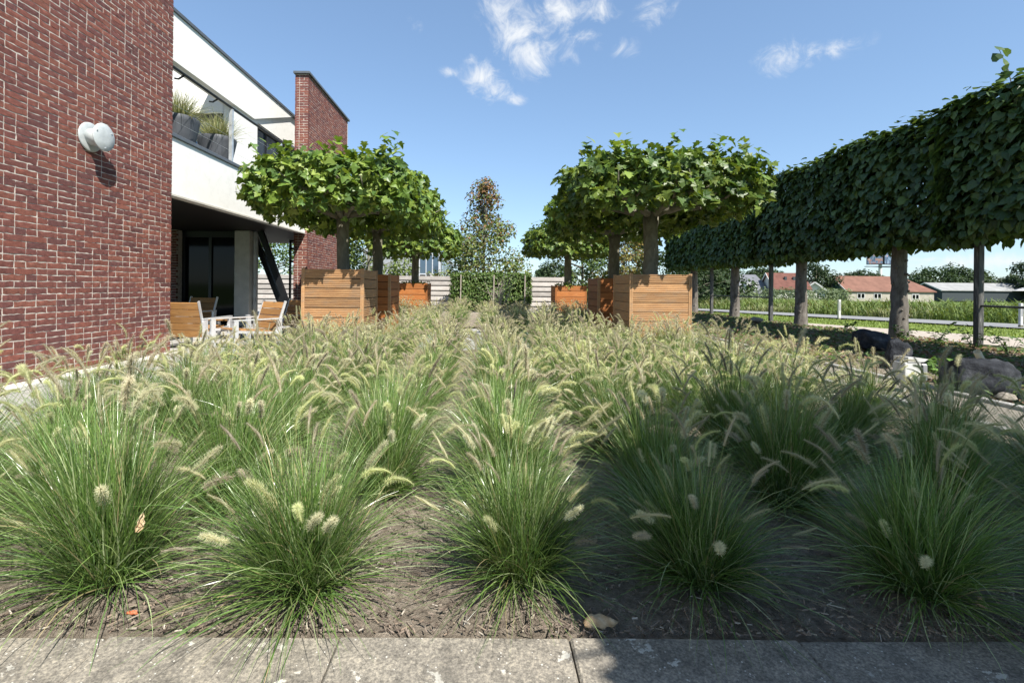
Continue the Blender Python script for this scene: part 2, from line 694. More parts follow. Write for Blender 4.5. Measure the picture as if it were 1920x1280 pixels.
RU = ((19.3, 17.2), (12.4, 28.0))
RL = ((16.3, 14.4), (10.6, 23.9))
VL = ((13.3, 11.8), (9.0, 20.2))
PL = ((11.2, 9.4), (8.0, 16.2))
sheet('road', [along(*RL, -4), along(*RU, -4), along(*RU, 12), along(*RL, 12)], -.15, M['road'])
sheet('verge', [along(*VL, -4), along(*RL, -4), along(*RL, 12), along(*VL, 12)], -.142, M['lawn'])
sheet('path', [along(*PL, -4), along(*VL, -4), along(*VL, 9), along(*PL, 9)], -.134, M['sandpath'])

sheet('paving', [(-3.2, 7.6), (3.72, 7.6), (3.72, 20.2), (-3.2, 20.2)], -.01, M['patio'])
sheet('patio', [(-12, -3), (-3.24, -3), (-3.24, 20.2), (-12, 20.2)], 0.0, M['patio'])
sheet('gravel_path', [(3.76, .2), (4.55, .2), (4.55, 19.0), (3.76, 19.0)], -.005, M['gravel'])


def soil_grid(name, x0, x1, y0, y1, z, amp, step, mat, fn=None):
    xs_ = np.arange(x0, x1 + step / 2, step)
    ys_ = np.arange(y0, y1 + step / 2, step)
    X_, Y_ = np.meshgrid(xs_, ys_)
    Z_ = z + amp * (np.sin(X_ * 7.1 + 1.3 * np.sin(Y_ * 5)) * np.cos(Y_ * 6.3) + rng.normal(0, .5, X_.shape))
    if fn is not None:
        Z_ = Z_ + fn(X_, Y_)
    n1, n2 = len(xs_), len(ys_)
    V_ = np.stack([X_.ravel(), Y_.ravel(), Z_.ravel()], 1)
    i_, j_ = np.meshgrid(np.arange(n1 - 1), np.arange(n2 - 1))
    a_ = (j_ * n1 + i_).ravel()
    F_ = np.stack([a_, a_ + 1, a_ + 1 + n1, a_ + n1], 1)
    return tag(link(name, np_mesh(name, V_, F_, mat, smooth=True)), kind='structure')


soil_grid('planting_bed', -3.2, 3.72, 1.327, 7.6, -.012, .008, .045, M['soil'])
soil_grid('planting_bed', -3.0, 3.4, 11.4, 17.9, .03, .008, .12, M['soil'])


def berm(X_, Y_):
    t_ = np.clip((X_ - 4.55) / 1.6, 0, 1)
    u_ = np.clip((8.85 - X_) / .55, 0, 1)
    return (.075 * t_ * t_ * (3 - 2 * t_)) * u_ - .22 * (1 - u_)


soil_grid('planting_bed', 4.58, 8.95, .5, 22.0, -.01, .012, .1, M['soil'], berm)

# front paving slabs
pv = empty('slab_paving')
tag(pv, kind='structure')
mb = MB().box((-4.4, -.65, -.12), (4.6, 1.36, -.07))
mb.build('mortar_bed', M['soil'], pv)
slab_mesh = MB().box((-.324, -.322, -.06), (.324, .322, .004), bev=.006).mesh('paving_slab', M['slab'])
for r_ in range(3):
    for k in range(-5, 6):
        xj = .247 + .652 * k + .326
        o = link('paving_slab', slab_mesh, pv, (xj, 1.042 - .65 * r_ + .008 * xj, random.uniform(-.003, .003)),
                 (random.uniform(-.004, .004), random.uniform(-.003, .003), random.uniform(-.012, .012) + .008))

# kerb strip along the brick wing
mb = MB().box((-4.40, -2, 0), (-4.22, 6.75, .05), bev=.006)
tag(mb.build('kerb', M['kerb']), kind='structure')
for x0, x1 in ((3.68, 3.76), (4.53, 4.61)):
    mb = MB()
    tag(mb.box((x0, 1.37, -.08), (x1, 18.9, .03), bev=.006).build('kerb', M['patio']), kind='structure')

# ------------------------------------------------------------------ bricks
BR_H, BR_J = .0528, .0097


def brick_variant(L, seed):
    r_ = np.random.default_rng(seed)
    nx, nz = (7, 3) if L > .15 else (4, 3)
    xs_ = np.linspace(-L / 2, L / 2, nx)
    zs_ = np.linspace(-BR_H / 2, BR_H / 2, nz)
    D = .07
    vs_, fs = [], []
    tilt = r_.normal(0, .015)
    for j, z in enumerate(zs_):
        for i, x in enumerate(xs_):
            e = (i in (0, nx - 1)) or (j in (0, nz - 1))
            y = (-.0008 if e else .0004) + r_.normal(0, .0009)
            vs_.append((x + (r_.normal(0, .0016) if True else 0), y + tilt * z, z + (r_.normal(0, .002) if j in (0, nz - 1) else 0)))
    for j in range(nz - 1):
        for i in range(nx - 1):
            a_ = j * nx + i
            fs.append((a_, a_ + nx, a_ + nx + 1, a_ + 1))
    # back rim
    ring = [i for i in range(nx)] + [nx * j + nx - 1 for j in range(1, nz)] + [nx * (nz - 1) + i for i in range(nx - 2, -1, -1)] + [nx * j for j in range(nz - 2, 0, -1)]
    b = len(vs_)
    for i in ring:
        x, y, z = vs_[i]
        vs_.append((x, -D, z))
    m = len(ring)
    for k in range(m):
        k2 = (k + 1) % m
        fs.append((ring[k], ring[k2], b + k2, b + k))
    return np.array(vs_), fs


BRICK_TINTS = [(.185, .072, .056), (.172, .069, .056), (.158, .064, .055), (.20, .077, .058), (.145, .061, .054), (.205, .083, .061), (.162, .067, .056), (.128, .058, .053)]
bv_geo = {}
bv_mesh = {}
for L, key in ((.212, 's'), (.102, 'h')):
    bv_geo[key] = [brick_variant(L, 100 + i + (50 if key == 'h' else 0)) for i in range(10)]
    bv_mesh[key] = []
    for i, (vv, ff) in enumerate(bv_geo[key]):
        for k in range(3):
            mb = MB()
            mb.cur = BRICK_TINTS[(i * 3 + k * 2 + (1 if key == 'h' else 0)) % 8]
            mb.add(vv, ff)
            bv_mesh[key].append(mb.mesh('brick', M['brick']))


def lay(s0, s1, z0, z1, seed):
    r_ = random.Random(seed)
    z = z0 + BR_H / 2 + BR_J
    res = []
    row = 0
    while z + BR_H / 2 <= z1 + .001:
        s = s1
        first = True
        run = 0
        while s > s0 + .05:
            if first:
                key = 's' if row % 2 else 'h'
                first = False
            elif run >= 3 or r_.random() < .28:
                key = 'h'
            else:
                key = 's'
            run = 0 if key == 'h' else run + 1
            L = .212 if key == 's' else .102
            if s - L < s0:
                key, L = 'h', .102
                if s - L < s0 - .03:
                    break
            res.append((s - L / 2 + r_.uniform(-.002, .002), z + r_.uniform(-.0018, .0018), key))
            s -= L + BR_J
        z += BR_H + BR_J
        row += 1
    return res


def place_bricks(items, origin, ax_s, ax_n, parent, n_single, rank, seed):
    """items (s,z,key); the n_single of best rank become parts, the rest one part"""
    r_ = random.Random(seed)
    order = sorted(items, key=rank)
    ax_s, ax_n = Vector(ax_s), Vector(ax_n)
    zc = Vector((0, 0, 1))
    B = Matrix((-ax_s, ax_n, zc)).transposed()   # right-handed
    e = B.to_euler()
    for s, z, key in order[:n_single]:
        me = r_.choice(bv_mesh[key])
        p = Vector(origin) + ax_s * s + zc * z + ax_n * r_.uniform(-.0006, .0018)
        link('brick', me, parent, p, e)
    rest = order[n_single:]
    vs_, fs, cs = [], [], []
    Bn = np.array(B)
    off = 0
    groups = {}
    for s, z, key in rest:
        vv, ff = bv_geo[key][r_.randrange(10)]
        p = np.array(Vector(origin) + ax_s * s + zc * z + ax_n * r_.uniform(-.0006, .0018))
        w = vv @ Bn.T + p
        vs_.append(w)
        f_ = np.array(ff) + off
        fs.append(f_)
        tnt = np.array(BRICK_TINTS[r_.randrange(8)]) * r_.uniform(.9, 1.1)
        cs.append(np.tile(tnt, (len(w), 1)))
        off += len(w)
    if rest:
        me = np_mesh('brickwork', np.concatenate(vs_), np.concatenate(fs), M['brick'], np.concatenate(cs))
        link('brickwork', me, parent, kind='stuff')


# ------------------------------------------------------------------ house
house = empty('house', (0, 0, 0), 0, 'brick and white rendered house with balcony terrace and tall brick chimney pier', 'house')
wing = MB().box((-7.5, -3, 0.0), (-4.403, 6.68, 6.9)).build('brick_wall', M['mortar'], house)
WX = -4.4
items = lay(2.7, 6.69, 0.0, 5.7, 11)
vis = lambda it: abs(it[0] - 4.9) + (0 if 4.3 < it[0] else 3) + abs(it[1] - 2.2) * .28
place_bricks(items, (WX, 0, 0), (0, 1, 0), (1, 0, 0), wing, 300, vis, 5)

# brick pier at the end of the facade
PX0, PX1, PY0, PY1, PZ = -4.71, -4.41, 11.75, 15.1, 6.14
pier = MB().box((PX0 + .008, PY0 + .003, 0), (PX1 - .003, PY1, PZ)).build('brick_pier', M['mortar'], house)
its = [(PY0 + .075 + PY1 - a_, b_, k_) for a_, b_, k_ in lay(PY0 + .075, PY1, 0.0, PZ, 21)]
itf = [(x, z, k) for x, z, k in lay(PX0, PX1 + .004, 0.0, PZ, 23)]
place_bricks(its, (PX1, 0, 0), (0, 1, 0), (1, 0, 0), pier, 220, lambda it: abs(it[0] - 12.4) * 1.2 + (0 if it[1] > 4.2 or 1 < it[1] < 2.3 else 2), 6)
place_bricks(itf, (0, PY0, 0), (1, 0, 0), (0, -1, 0), pier, 80, lambda it: 0 if it[1] > 4.2 else 1 + abs(it[1] - 1.7), 7)
MB().box((PX0 - .05, PY0 - .06, PZ + .003), (PX1 + .05, PY1 + .05, PZ + .063), bev=.006).build('pier_cap', M['coping'], house)

# balcony band
BX = -4.45
MB().box((BX - .22, 6.69, 2.26), (BX, 11.74, 3.06)).build('balcony_front', M['render'], house)
MB().box((BX - .27, 6.70, 3.063), (BX + .03, 11.72, 3.12), bev=.006).build('ledge_coping', M['coping'], house)
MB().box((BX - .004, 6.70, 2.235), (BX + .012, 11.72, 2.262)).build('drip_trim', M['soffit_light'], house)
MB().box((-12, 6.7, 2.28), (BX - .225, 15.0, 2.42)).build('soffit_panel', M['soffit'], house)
MB().box((-12, 6.72, 2.85), (BX - .225, 11.7, 2.95)).build('terrace_floor', M['patio'], house)
# upper beam (fascia), slanted at its far end
FX = -5.35
fas = MB().prism([(6.0, 4.78), (11.0, 4.78), (13.2, 5.60), (6.0, 5.60)], 'x', FX - .26, FX)
fas.build('fascia_beam', M['render'], house)
MB().box((FX - .3, 6.0, 5.603), (FX + .03, 15.2, 5.66)).build('roof_trim', M['coping'], house)
# far volume with its long window, set 5 cm behind the beam
w2 = (11.25, 13.9, 3.25, 4.78)
mbw = MB()
xw = FX - .055
mbw.box((xw - .22, 10.2, 2.95), (xw, w2[0], 5.598))
mbw.box((xw - .22, w2[1], 2.95), (xw, 15.2, 5.598))
mbw.box((xw - .22, w2[0], 2.95), (xw, w2[1], w2[2]))
mbw.box((xw - .22, w2[0], w2[3]), (xw, w2[1], 5.598))
mbw.build('upper_wall', M['render'], house)
fr = MB()
for y in (w2[0], w2[0] + .62, w2[0] + 1.3, w2[0] + 1.95, w2[1] - .06):
    fr.box((xw - .16, y, w2[2]), (xw - .09, y + .06, w2[3]))
for z in (w2[2], w2[3] - .07):
    fr.box((xw - .155, w2[0] + .06, z), (xw - .095, w2[1] - .06, z + .07))
fo = fr.build('window', M['darksteel'], house)
MB().box((xw - .135, w2[0] + .05, w2[2] + .05), (xw - .12, w2[1] - .05, w2[3] - .05)).build('pane', M['skyglass'], fo)
# end wall of the terrace facing the garden front, with a window
ey = 10.2
wx0, wx1, wz0, wz1 = -6.75, -5.62, 3.35, 4.62
mbw = MB()
mbw.box((-12, ey, 2.95), (wx0, ey + .2, 5.598))
mbw.box((wx1, ey, 2.95), (xw - .222, ey + .2, 5.598))
mbw.box((wx0, ey, wz1), (wx1, ey + .2, 5.598))
mbw.box((wx0, ey, 2.95), (wx1, ey + .2, wz0))
mbw.build('terrace_wall', M['render'], house)
fr = MB()
fr.box((wx0, ey + .04, wz1 - .17), (wx1, ey + .12, wz1))
fr.box((wx0, ey + .04, wz0), (wx1, ey + .12, wz0 + .06))
fr.box((wx0, ey + .04, wz0 + .06), (wx0 + .06, ey + .12, wz1 - .17))
fr.box((wx1 - .06, ey + .04, wz0 + .06), (wx1, ey + .12, wz1 - .17))
fo = fr.build('window', M['darksteel'], house)
MB().box((wx0 + .05, ey + .08, wz0 + .05), (wx1 - .05, ey + .09, wz1 - .15)).build('pane', M['skyglass'], fo)
# inner long wall of the terrace
MB().box((-9.2, 6.7, 2.95), (-9.0, 10.2, 5.3)).build('terrace_wall', M['render'], house)
# railing
rl = MB().tube([(BX - .12, 6.7, 4.13), (BX - .12, 11.74, 4.13)], .022, 8).build('railing', M['darksteel'], house)
for y in (8.52, 10.55):
    mb = MB().box((BX - .15, y, 3.12), (BX - .09, y + .05, 4.1))
    mb.build('railing_post', M['steel'], rl)
for z in (3.36, 3.6, 3.84):
    MB().tube([(BX - .12, 6.7, z), (BX - .12, 11.74, z)], .0022, 5).build('railing_wire', M['steel'], rl)
for y in (7.2, 8.1):
    MB().tube([(BX - .12, y, 4.11), (BX - .2, y, 4.06), (BX - .26, y, 4.07)], .014, 6).build('rail_bracket', M['darksteel'], rl)

# ground floor: recessed glazing, column, struts
GY = 11.6
gl = MB()
for x in (-7.36, -6.72, -6.06):
    gl.box((x, GY, .02), (x + .07, GY + .1, 2.27))
gl.box((-7.29, GY + .005, 2.12), (-6.06, GY + .095, 2.27))
go = gl.build('glass_door', M['darksteel'], house)
for x0, x1 in ((-7.29, -6.72), (-6.65, -6.06)):
    MB().box((x0, GY + .04, .04), (x1, GY + .055, 2.12)).build('pane', M['glass'], go)
MB().box((-6.62, GY + .4, .1), (-6.15, GY + .42, 1.98)).build('wall_picture', M['curtain'], house)
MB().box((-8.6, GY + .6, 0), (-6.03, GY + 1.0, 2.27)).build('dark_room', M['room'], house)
pl = MB().box((-8.6, GY - .2, 0), (-7.37, GY + .3, 2.27)).build('brick_pillar', M['mortar'], house)
place_bricks(lay(-7.9, -7.37, 0, 2.25, 31), (0, GY - .205, 0), (1, 0, 0), (0, -1, 0), pl, 120, lambda it: 0, 8)
MB().box((-6.02, GY - .15, 0), (-5.66, GY + .3, 2.27), bev=.01).build('column', M['column'], house)
MB().tube([(-5.61, GY + .02, .02), (-5.61, GY + .02, 2.26)], .045, 12).build('downpipe', M['steel'], house)
MB().bar((-5.86, GY + .45, 2.27), (-4.95, GY + .45, .02), .12, .12, (0, 1, 0)).build('strut', M['darksteel'], house)
MB().bar((-5.40, 11.45, 2.27), (-4.56, 11.45, .02), .12, .12, (0, 1, 0)).build('strut', M['darksteel'], house)
fr = MB()
for z in (.02, 1.62, 1.98, 2.2):
    fr.box((-5.55, 13.6, z), (-4.72, 13.66, z + .06))
for x in (-5.6, -4.98):
    fr.box((x, 13.6, .02), (x + .05, 13.66, 2.26))
fo = fr.build('glass_screen', M['darksteel'], house)

# vent cap on the wing
vent = empty('wall_vent', (WX + .003, 5.3, 2.60), 0, 'round pale metal vent cap sticking out of the red brick wall', 'vent')
RY = Matrix.Rotation(PI / 2, 4, 'Y')
MB().lathe([(.165, 0), (.168, .004), (.168, .014), (.16, .018), (.10, .019)], 40, RY).build('flange', M['vent'], vent, True)
MB().lathe([(.10, .015), (.10, .15)], 32, RY).build('duct', M['vent'], vent, True)
MB().lathe([(.06, .148), (.156, .149), (.16, .153), (.16, .161), (.156, .165), (.05, .167)], 40, RY).build('cap', M['vent'], vent, True)
vent.scale = (1, .94, .94)
for k in range(3):
    an = k * 2.1 + .6
    MB().lathe([(.009, .164), (.009, .172), (.004, .174)], 8, Matrix.Translation((0, .125 * math.cos(an), .125 * math.sin(an))) @ RY).build('screw', M['steel'], vent)

# ------------------------------------------------------------------ fountain grass
def blade_mesh(name, n, segs, wid, seed, Lr=(.24, .58), spread=1.0, tip=True, mat=None, pal=None):
    r_ = np.random.default_rng(seed)
    az = r_.uniform(0, 2 * PI, n)
    rb = .075 * np.sqrt(r_.uniform(0, 1, n)) * spread
    baz = az + r_.normal(0, .9, n)
    lean_a, lean_m = r_.uniform(0, 6.28), r_.uniform(0, .07)
    bx, by = rb * np.cos(baz), rb * np.sin(baz)
    u = r_.uniform(0, 1, n)
    th0 = .02 + .74 * u ** 1.1 * spread + r_.normal(0, .08, n)
    bend = (-.05 + 1.35 * r_.uniform(0, 1, n) ** 1.7) * (.6 + .8 * u)
    L = (Lr[0] + (Lr[1] - Lr[0]) * r_.uniform(0, 1, n) ** .8) * (1.08 - .22 * u)
    low = r_.uniform(0, 1, n) < .15
    th0 = np.where(low, r_.uniform(.8, 1.25, n), th0)
    bend = np.where(low, r_.uniform(.5, 1.3, n), bend)
    L = np.where(low, L * .84, L)
    s = np.linspace(0, 1, segs + 1)
    th = th0[:, None] + bend[:, None] * s[None, :] ** 1.6
    ds = (L / segs)[:, None]
    rr = np.concatenate([np.zeros((n, 1)), np.cumsum(np.sin(th[:, :-1]) * ds, 1)], 1)
    zz = np.concatenate([np.zeros((n, 1)), np.cumsum(np.cos(th[:, :-1]) * ds, 1)], 1)
    side = r_.normal(0, .07, n)[:, None] * s[None, :] ** 2
    ca, sa = np.cos(az)[:, None], np.sin(az)[:, None]
    cx = bx[:, None] + rr * ca - side * sa + lean_m * math.cos(lean_a) * zz * 2
    cy = by[:, None] + rr * sa + side * ca + lean_m * math.sin(lean_a) * zz * 2
    cz = np.maximum(zz, .004 + .01 * r_.uniform(0, 1, (n, 1)))
    w = wid * r_.uniform(.65, 1.25, n)[:, None] * np.clip(1.02 - s[None, :] ** 2.2, .05, 1) * .5
    tw = r_.normal(0, .5, n)[:, None]
    wx, wy, wz = -sa * np.cos(tw), ca * np.cos(tw), np.sin(tw)
    A = np.stack([cx + wx * w, cy + wy * w, cz + wz * w], 2)
    B_ = np.stack([cx - wx * w, cy - wy * w, cz - wz * w], 2)
    V_ = np.stack([A, B_], 2).reshape(n, (segs + 1) * 2, 3)
    idx = np.arange(segs)
    f1 = np.stack([idx * 2, idx * 2 + 1, idx * 2 + 3, idx * 2 + 2], 1)
    F_ = (f1[None] + (np.arange(n) * (segs + 1) * 2)[:, None, None]).reshape(-1, 4)
    pal = np.array(pal if pal is not None else [(.115, .195, .045), (.145, .225, .058), (.085, .155, .034), (.20, .265, .095), (.12, .195, .07), (.32, .38, .20), (.10, .18, .042), (.07, .135, .03)])
    c = pal[r_.integers(0, len(pal), n)] * r_.uniform(.75, 1.2, (n, 1))
    dry = r_.uniform(0, 1, n) < .03
    c[dry] = np.array((.36, .30, .16)) * r_.uniform(.8, 1.1, (dry.sum(), 1))
    C_ = np.repeat(c[:, None, :], (segs + 1) * 2, 1)
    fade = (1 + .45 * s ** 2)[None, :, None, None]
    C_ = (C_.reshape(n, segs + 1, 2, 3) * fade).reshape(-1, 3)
    return np_mesh(name, V_.reshape(-1, 3), F_, mat or M['blade'], C_, smooth=True)


def spike_geo(r_, stem_len, tilt, bend, sp_len, nod, nb, bw, bl, tint):
    """a stem with an arching bottle-brush plume; returns verts, tris, colours with azimuth +x"""
    segs = 7
    s = np.linspace(0, 1, segs + 1)
    th = tilt + bend * s ** 1.5
    ds = stem_len / segs
    x = np.concatenate([[0], np.cumsum(np.sin(th[:-1]) * ds)])
    z = np.concatenate([[0], np.cumsum(np.cos(th[:-1]) * ds)])
    vs_, fs, cs = [], [], []
    sw = .0011 if bw < .0016 else .0014
    for i in range(segs + 1):
        for k in range(3):
            an = 2 * PI * k / 3
            vs_.append((x[i] + sw * math.cos(an), sw * math.sin(an), z[i]))
            cs.append((.22, .27, .10))
    for i in range(segs):
        for k in range(3):
            k2 = (k + 1) % 3
            a_, b_, c_, d_ = i * 3 + k, i * 3 + k2, i * 3 + 3 + k2, i * 3 + 3 + k
            fs += [(a_, b_, c_), (a_, c_, d_)]
    m = 9
    t_ = np.linspace(0, 1, m)
    th2 = th[-1] + nod * t_ ** 1.1
    d2 = sp_len / (m - 1)
    X_ = x[-1] + np.concatenate([[0], np.cumsum(np.sin(th2[:-1]) * d2)])
    Z_ = z[-1] + np.concatenate([[0], np.cumsum(np.cos(th2[:-1]) * d2)])
    # core
    b0 = len(vs_)
    for i in range(m):
        rad = .0042 * math.sin(PI * min(1, .12 + .82 * t_[i])) + .0006
        for k in range(4):
            an = 2 * PI * k / 4 + i * .4
            tx, tz = math.sin(th2[i]), math.cos(th2[i])
            nx2, nz2 = tz, -tx
            vs_.append((X_[i] + nx2 * rad * math.cos(an), rad * math.sin(an), Z_[i] + nz2 * rad * math.cos(an)))
            cs.append(tuple(np.array(tint) * .72))
    for i in range(m - 1):
        for k in range(4):
            k2 = (k + 1) % 4
            a_, b_, c_, d_ = b0 + i * 4 + k, b0 + i * 4 + k2, b0 + i * 4 + 4 + k2, b0 + i * 4 + 4 + k
            fs += [(a_, b_, c_), (a_, c_, d_)]
    for q in range(nb):
        u = r_.uniform(0.0, 1.0)
        fi = u * (m - 1)
        i = min(int(fi), m - 2)
        f_ = fi - i
        cx, cz = X_[i] * (1 - f_) + X_[i + 1] * f_, Z_[i] * (1 - f_) + Z_[i + 1] * f_
        tt = th2[i]
        T = np.array((math.sin(tt), 0, math.cos(tt)))
        N = np.array((math.cos(tt), 0, -math.sin(tt)))
        Bv = np.array((0, 1, 0.))
        an = r_.uniform(0, 2 * PI)
        out_ = N * math.cos(an) + Bv * math.sin(an)
        perp = -N * math.sin(an) + Bv * math.cos(an)
        lean = r_.uniform(.0, .6)
        d_ = out_ * math.cos(lean) + T * math.sin(lean)
        taper = .55 + .45 * math.sin(PI * min(1, .2 + .75 * u))
        ln_ = bl * r_.uniform(.55, 1.1) * taper
        p = np.array((cx, 0, cz)) + out_ * .0025
        b_ = len(vs_)
        vs_ += [tuple(p + perp * bw), tuple(p - perp * bw), tuple(p + d_ * ln_)]
        cc = np.array(tint) * r_.uniform(.8, 1.2)
        cs += [tuple(cc * .85), tuple(cc * .85), tuple(np.minimum(cc * 1.15, .8))]
        fs.append((b_, b_ + 1, b_ + 2))
    return np.array(vs_), np.array(fs), np.array(cs)


TINTS = [(.68, .69, .40), (.66, .63, .42), (.72, .70, .48), (.60, .55, .40), (.65, .69, .36), (.54, .48, .37)]
r0 = np.random.default_rng(91)
spike_near = []
for i in range(16):
    tl = r0.uniform(.02, .8)
    vs_, fs, cs = spike_geo(r0, r0.uniform(.30, .60), tl, r0.uniform(-.05, .3), r0.uniform(.085, .14), r0.uniform(.0, 1.45) ** 1.6, 400, .0005, .0195, TINTS[i % 6])
    spike_near.append((np_mesh('flower_spike', vs_, fs, M['plume'], cs), tl))


def spikes_far(name, n, seed, nb, bw, hi=(.30, .58)):
    r_ = np.random.default_rng(seed)
    VV, FF, CC = [], [], []
    off = 0
    for k in range(n):
        vs_, fs, cs = spike_geo(r_, r_.uniform(*hi), r_.uniform(.02, .75), r_.uniform(-.05, .32), r_.uniform(.08, .135), r_.uniform(.0, 1.5) ** 1.5, nb, bw, .022, TINTS[r_.integers(0, 6)])
        an = r_.uniform(0, 2 * PI)
        ca, sa = math.cos(an), math.sin(an)
        Rm = np.array([[ca, -sa, 0], [sa, ca, 0], [0, 0, 1]])
        b = np.array((r_.normal(0, .035), r_.normal(0, .035), 0))
        VV.append(vs_ @ Rm.T + b)
        FF.append(fs + off)
        CC.append(cs)
        off += len(vs_)
    return np_mesh(name, np.concatenate(VV), np.concatenate(FF), M['plume'], np.concatenate(CC), smooth=True)


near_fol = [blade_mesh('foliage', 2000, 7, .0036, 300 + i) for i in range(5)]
mid_fol = [blade_mesh('foliage', 1200, 5, .0042, 320 + i, (.22, .53)) for i in range(4)]
far_fol = [blade_mesh('foliage', 640, 4, .0058, 340 + i, (.22, .48)) for i in range(3)]
mid_sp = [spikes_far('flower_spikes', 58, 400 + i, 180, .00105) for i in range(5)]
far_sp = [spikes_far('flower_spikes', 56, 420 + i, 70, .0019) for i in range(4)]
short_fol = [blade_mesh('foliage', 420, 5, .005, 360 + i, (.2, .42), .8, pal=[(.30, .30, .14), (.22, .26, .09), (.36, .35, .2)]) for i in range(2)]

ORD = ['first', 'second', 'third', 'fourth', 'fifth', 'sixth', 'seventh', 'eighth', 'ninth', 'tenth', 'eleventh', 'twelfth']


def clump(x, y, d, label, group, zs=1.0, k=0):
    r_ = random.Random(int(x * 1000) * 31 + int(y * 1000))
    root = empty('fountain_grass_clump', (x, y, 0), r_.uniform(0, 6.28), label, 'ornamental grass', group)
    sc = r_.uniform(.92, 1.1) * zs
    root.scale = (sc * r_.uniform(.9, 1.12), sc * r_.uniform(.95, 1.05), sc * r_.uniform(.88, 1.08))
    root.rotation_euler[0], root.rotation_euler[1] = r_.gauss(0, .05), r_.gauss(0, .05)
    if d < 3.0:
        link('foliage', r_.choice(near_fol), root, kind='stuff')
        n = 28 if d < 1.9 else 44
        for q in range(n):
            me, tl = r_.choice(spike_near)
            lean = r_.uniform(-1.15, 4.29) if d < 1.9 else r_.uniform(0, 6.28)      # few plumes of the front row hang over the slabs
            o = link('flower_spike', me, root, (r_.gauss(0, .03), r_.gauss(0, .03), 0), (r_.gauss(0, .08), r_.gauss(0, .08), lean - root.rotation_euler.z))
            f = r_.uniform(.85, 1.12)
            o.scale = (f, f, f)
    elif d < 5.2:
        link('foliage', r_.choice(mid_fol), root, kind='stuff')
        link('flower_spikes', r_.choice(mid_sp), root, kind='stuff')
    else:
        link('foliage', r_.choice(far_fol), root, kind='stuff')
        link('flower_spikes', r_.choice(far_sp), root, kind='stuff')
    return root


G1 = 'fountain grass clumps of the large front bed'
frontx = [-1.93, -1.26, -.585, .125, .74, 1.46, 2.1]
FL = ['sunlit fountain grass clump half out of frame at the left end of the front row',
      'fountain grass clump with a small dry leaf caught in it, in the front row',
      'sunlit fountain grass clump left of the gap of bare mulch in the front row',
      'bright fountain grass clump in the middle of the front row, left of the dry leaf',
      'shaded fountain grass clump right behind the curled dry leaf in the front row',
      'large dark shaded fountain grass clump near the right end of the front row',
      'shaded fountain grass clump cut by the picture edge at the front right corner']
for x, lb in zip(frontx, FL):
    clump(x, 1.63 + random.uniform(-.04, .05), 1.6, lb, G1)
row = 1
y = 2.24
while y < 7.5:
    xs_row = [(.12 + .66 * k + random.uniform(-.07, .07)) for k in range(-5, 6)]
    lim_l = -2.95
    xs_row = [x for x in xs_row if lim_l <= x <= 3.35 and abs(x) / y < 1.6]
    for k, x in enumerate(xs_row):
        if y > 6.9 and abs(x - .1) < .45:
            continue
        where = f"{ORD[k]} from left in the {ORD[row]} row behind the slabs"
        clump(x, y + random.uniform(-.08, .08), y, 'pale plumed fountain grass clump, ' + where, G1)
    y += .635
    row += 1
for kr, (yy, xs_row) in enumerate(((7.75, (-1.35, .25, .95, 1.6)), (8.65, (-1.3, .55, 1.3)), (9.5, (-1.25, .25, 1.0, 1.7)), (10.45, (-1.2, .6, 1.4)))):
    for k, x in enumerate(xs_row):
        clump(x, yy + random.uniform(-.06, .06), yy, f'fountain grass clump between the planters, {ORD[k]} from left in the {ORD[kr]} strip row', G1)
# second bed between the planters
G2 = 'fountain grass clumps of the back bed'
for rr_, y in enumerate((11.6, 12.4, 13.2, 13.9, 14.6)):
    for k in range(7):
        x = -2.45 + .85 * k + random.uniform(-.1, .1)
        clump(x, y + random.uniform(-.15, .15), y, f'distant fountain grass clump, {ORD[k]} from left in the {ORD[rr_]} row of the back bed', G2, 1.0)

# ------------------------------------------------------------------ mulch chips, dry leaves
n = 16000
cx = rng.uniform(-3.0, 3.6, n)
cy = 1.385 + 3.2 * rng.uniform(0, 1, n) ** 1.8
L = rng.uniform(.004, .02, n) * rng.choice([1, 1, 1, 2.2], n)
W = rng.uniform(.0012, .0045, n)
an = rng.uniform(0, PI, n)
pit = rng.normal(0, .25, n)
cz = -.004 + rng.uniform(0, .014, n)
dirs = np.stack([np.cos(an) * np.cos(pit), np.sin(an) * np.cos(pit), np.sin(pit)], 1)
per = np.stack([-np.sin(an), np.cos(an), rng.normal(0, .3, n)], 1)
P = np.stack([cx, cy, cz], 1)
h = np.array((0, 0, .003))
q = [P - dirs * L[:, None] / 2 - per * W[:, None] / 2, P + dirs * L[:, None] / 2 - per * W[:, None] * .3,
     P + dirs * L[:, None] / 2 + per * W[:, None] * .4, P - dirs * L[:, None] / 2 + per * W[:, None] / 2]
V = np.stack([*q, *[a + h for a in q]], 1).reshape(-1, 3)
fb = np.array([(4, 5, 6, 7), (0, 1, 5, 4), (1, 2, 6, 5), (2, 3, 7, 6), (3, 0, 4, 7)])
F = (fb[None] + (np.arange(n) * 8)[:, None, None]).reshape(-1, 4)
pal = np.array([(.16, .125, .10), (.22, .175, .14), (.09, .07, .055), (.30, .25, .195), (.26, .20, .15), (.45, .40, .33)])
C = np.repeat(pal[rng.choice(6, n, p=[.28, .25, .2, .12, .11, .04])], 8, 0)
tag(link('mulch', np_mesh('mulch', V, F, M['chip'], C)), 'loose bark chips scattered over the bed soil', 'mulch', kind='stuff')


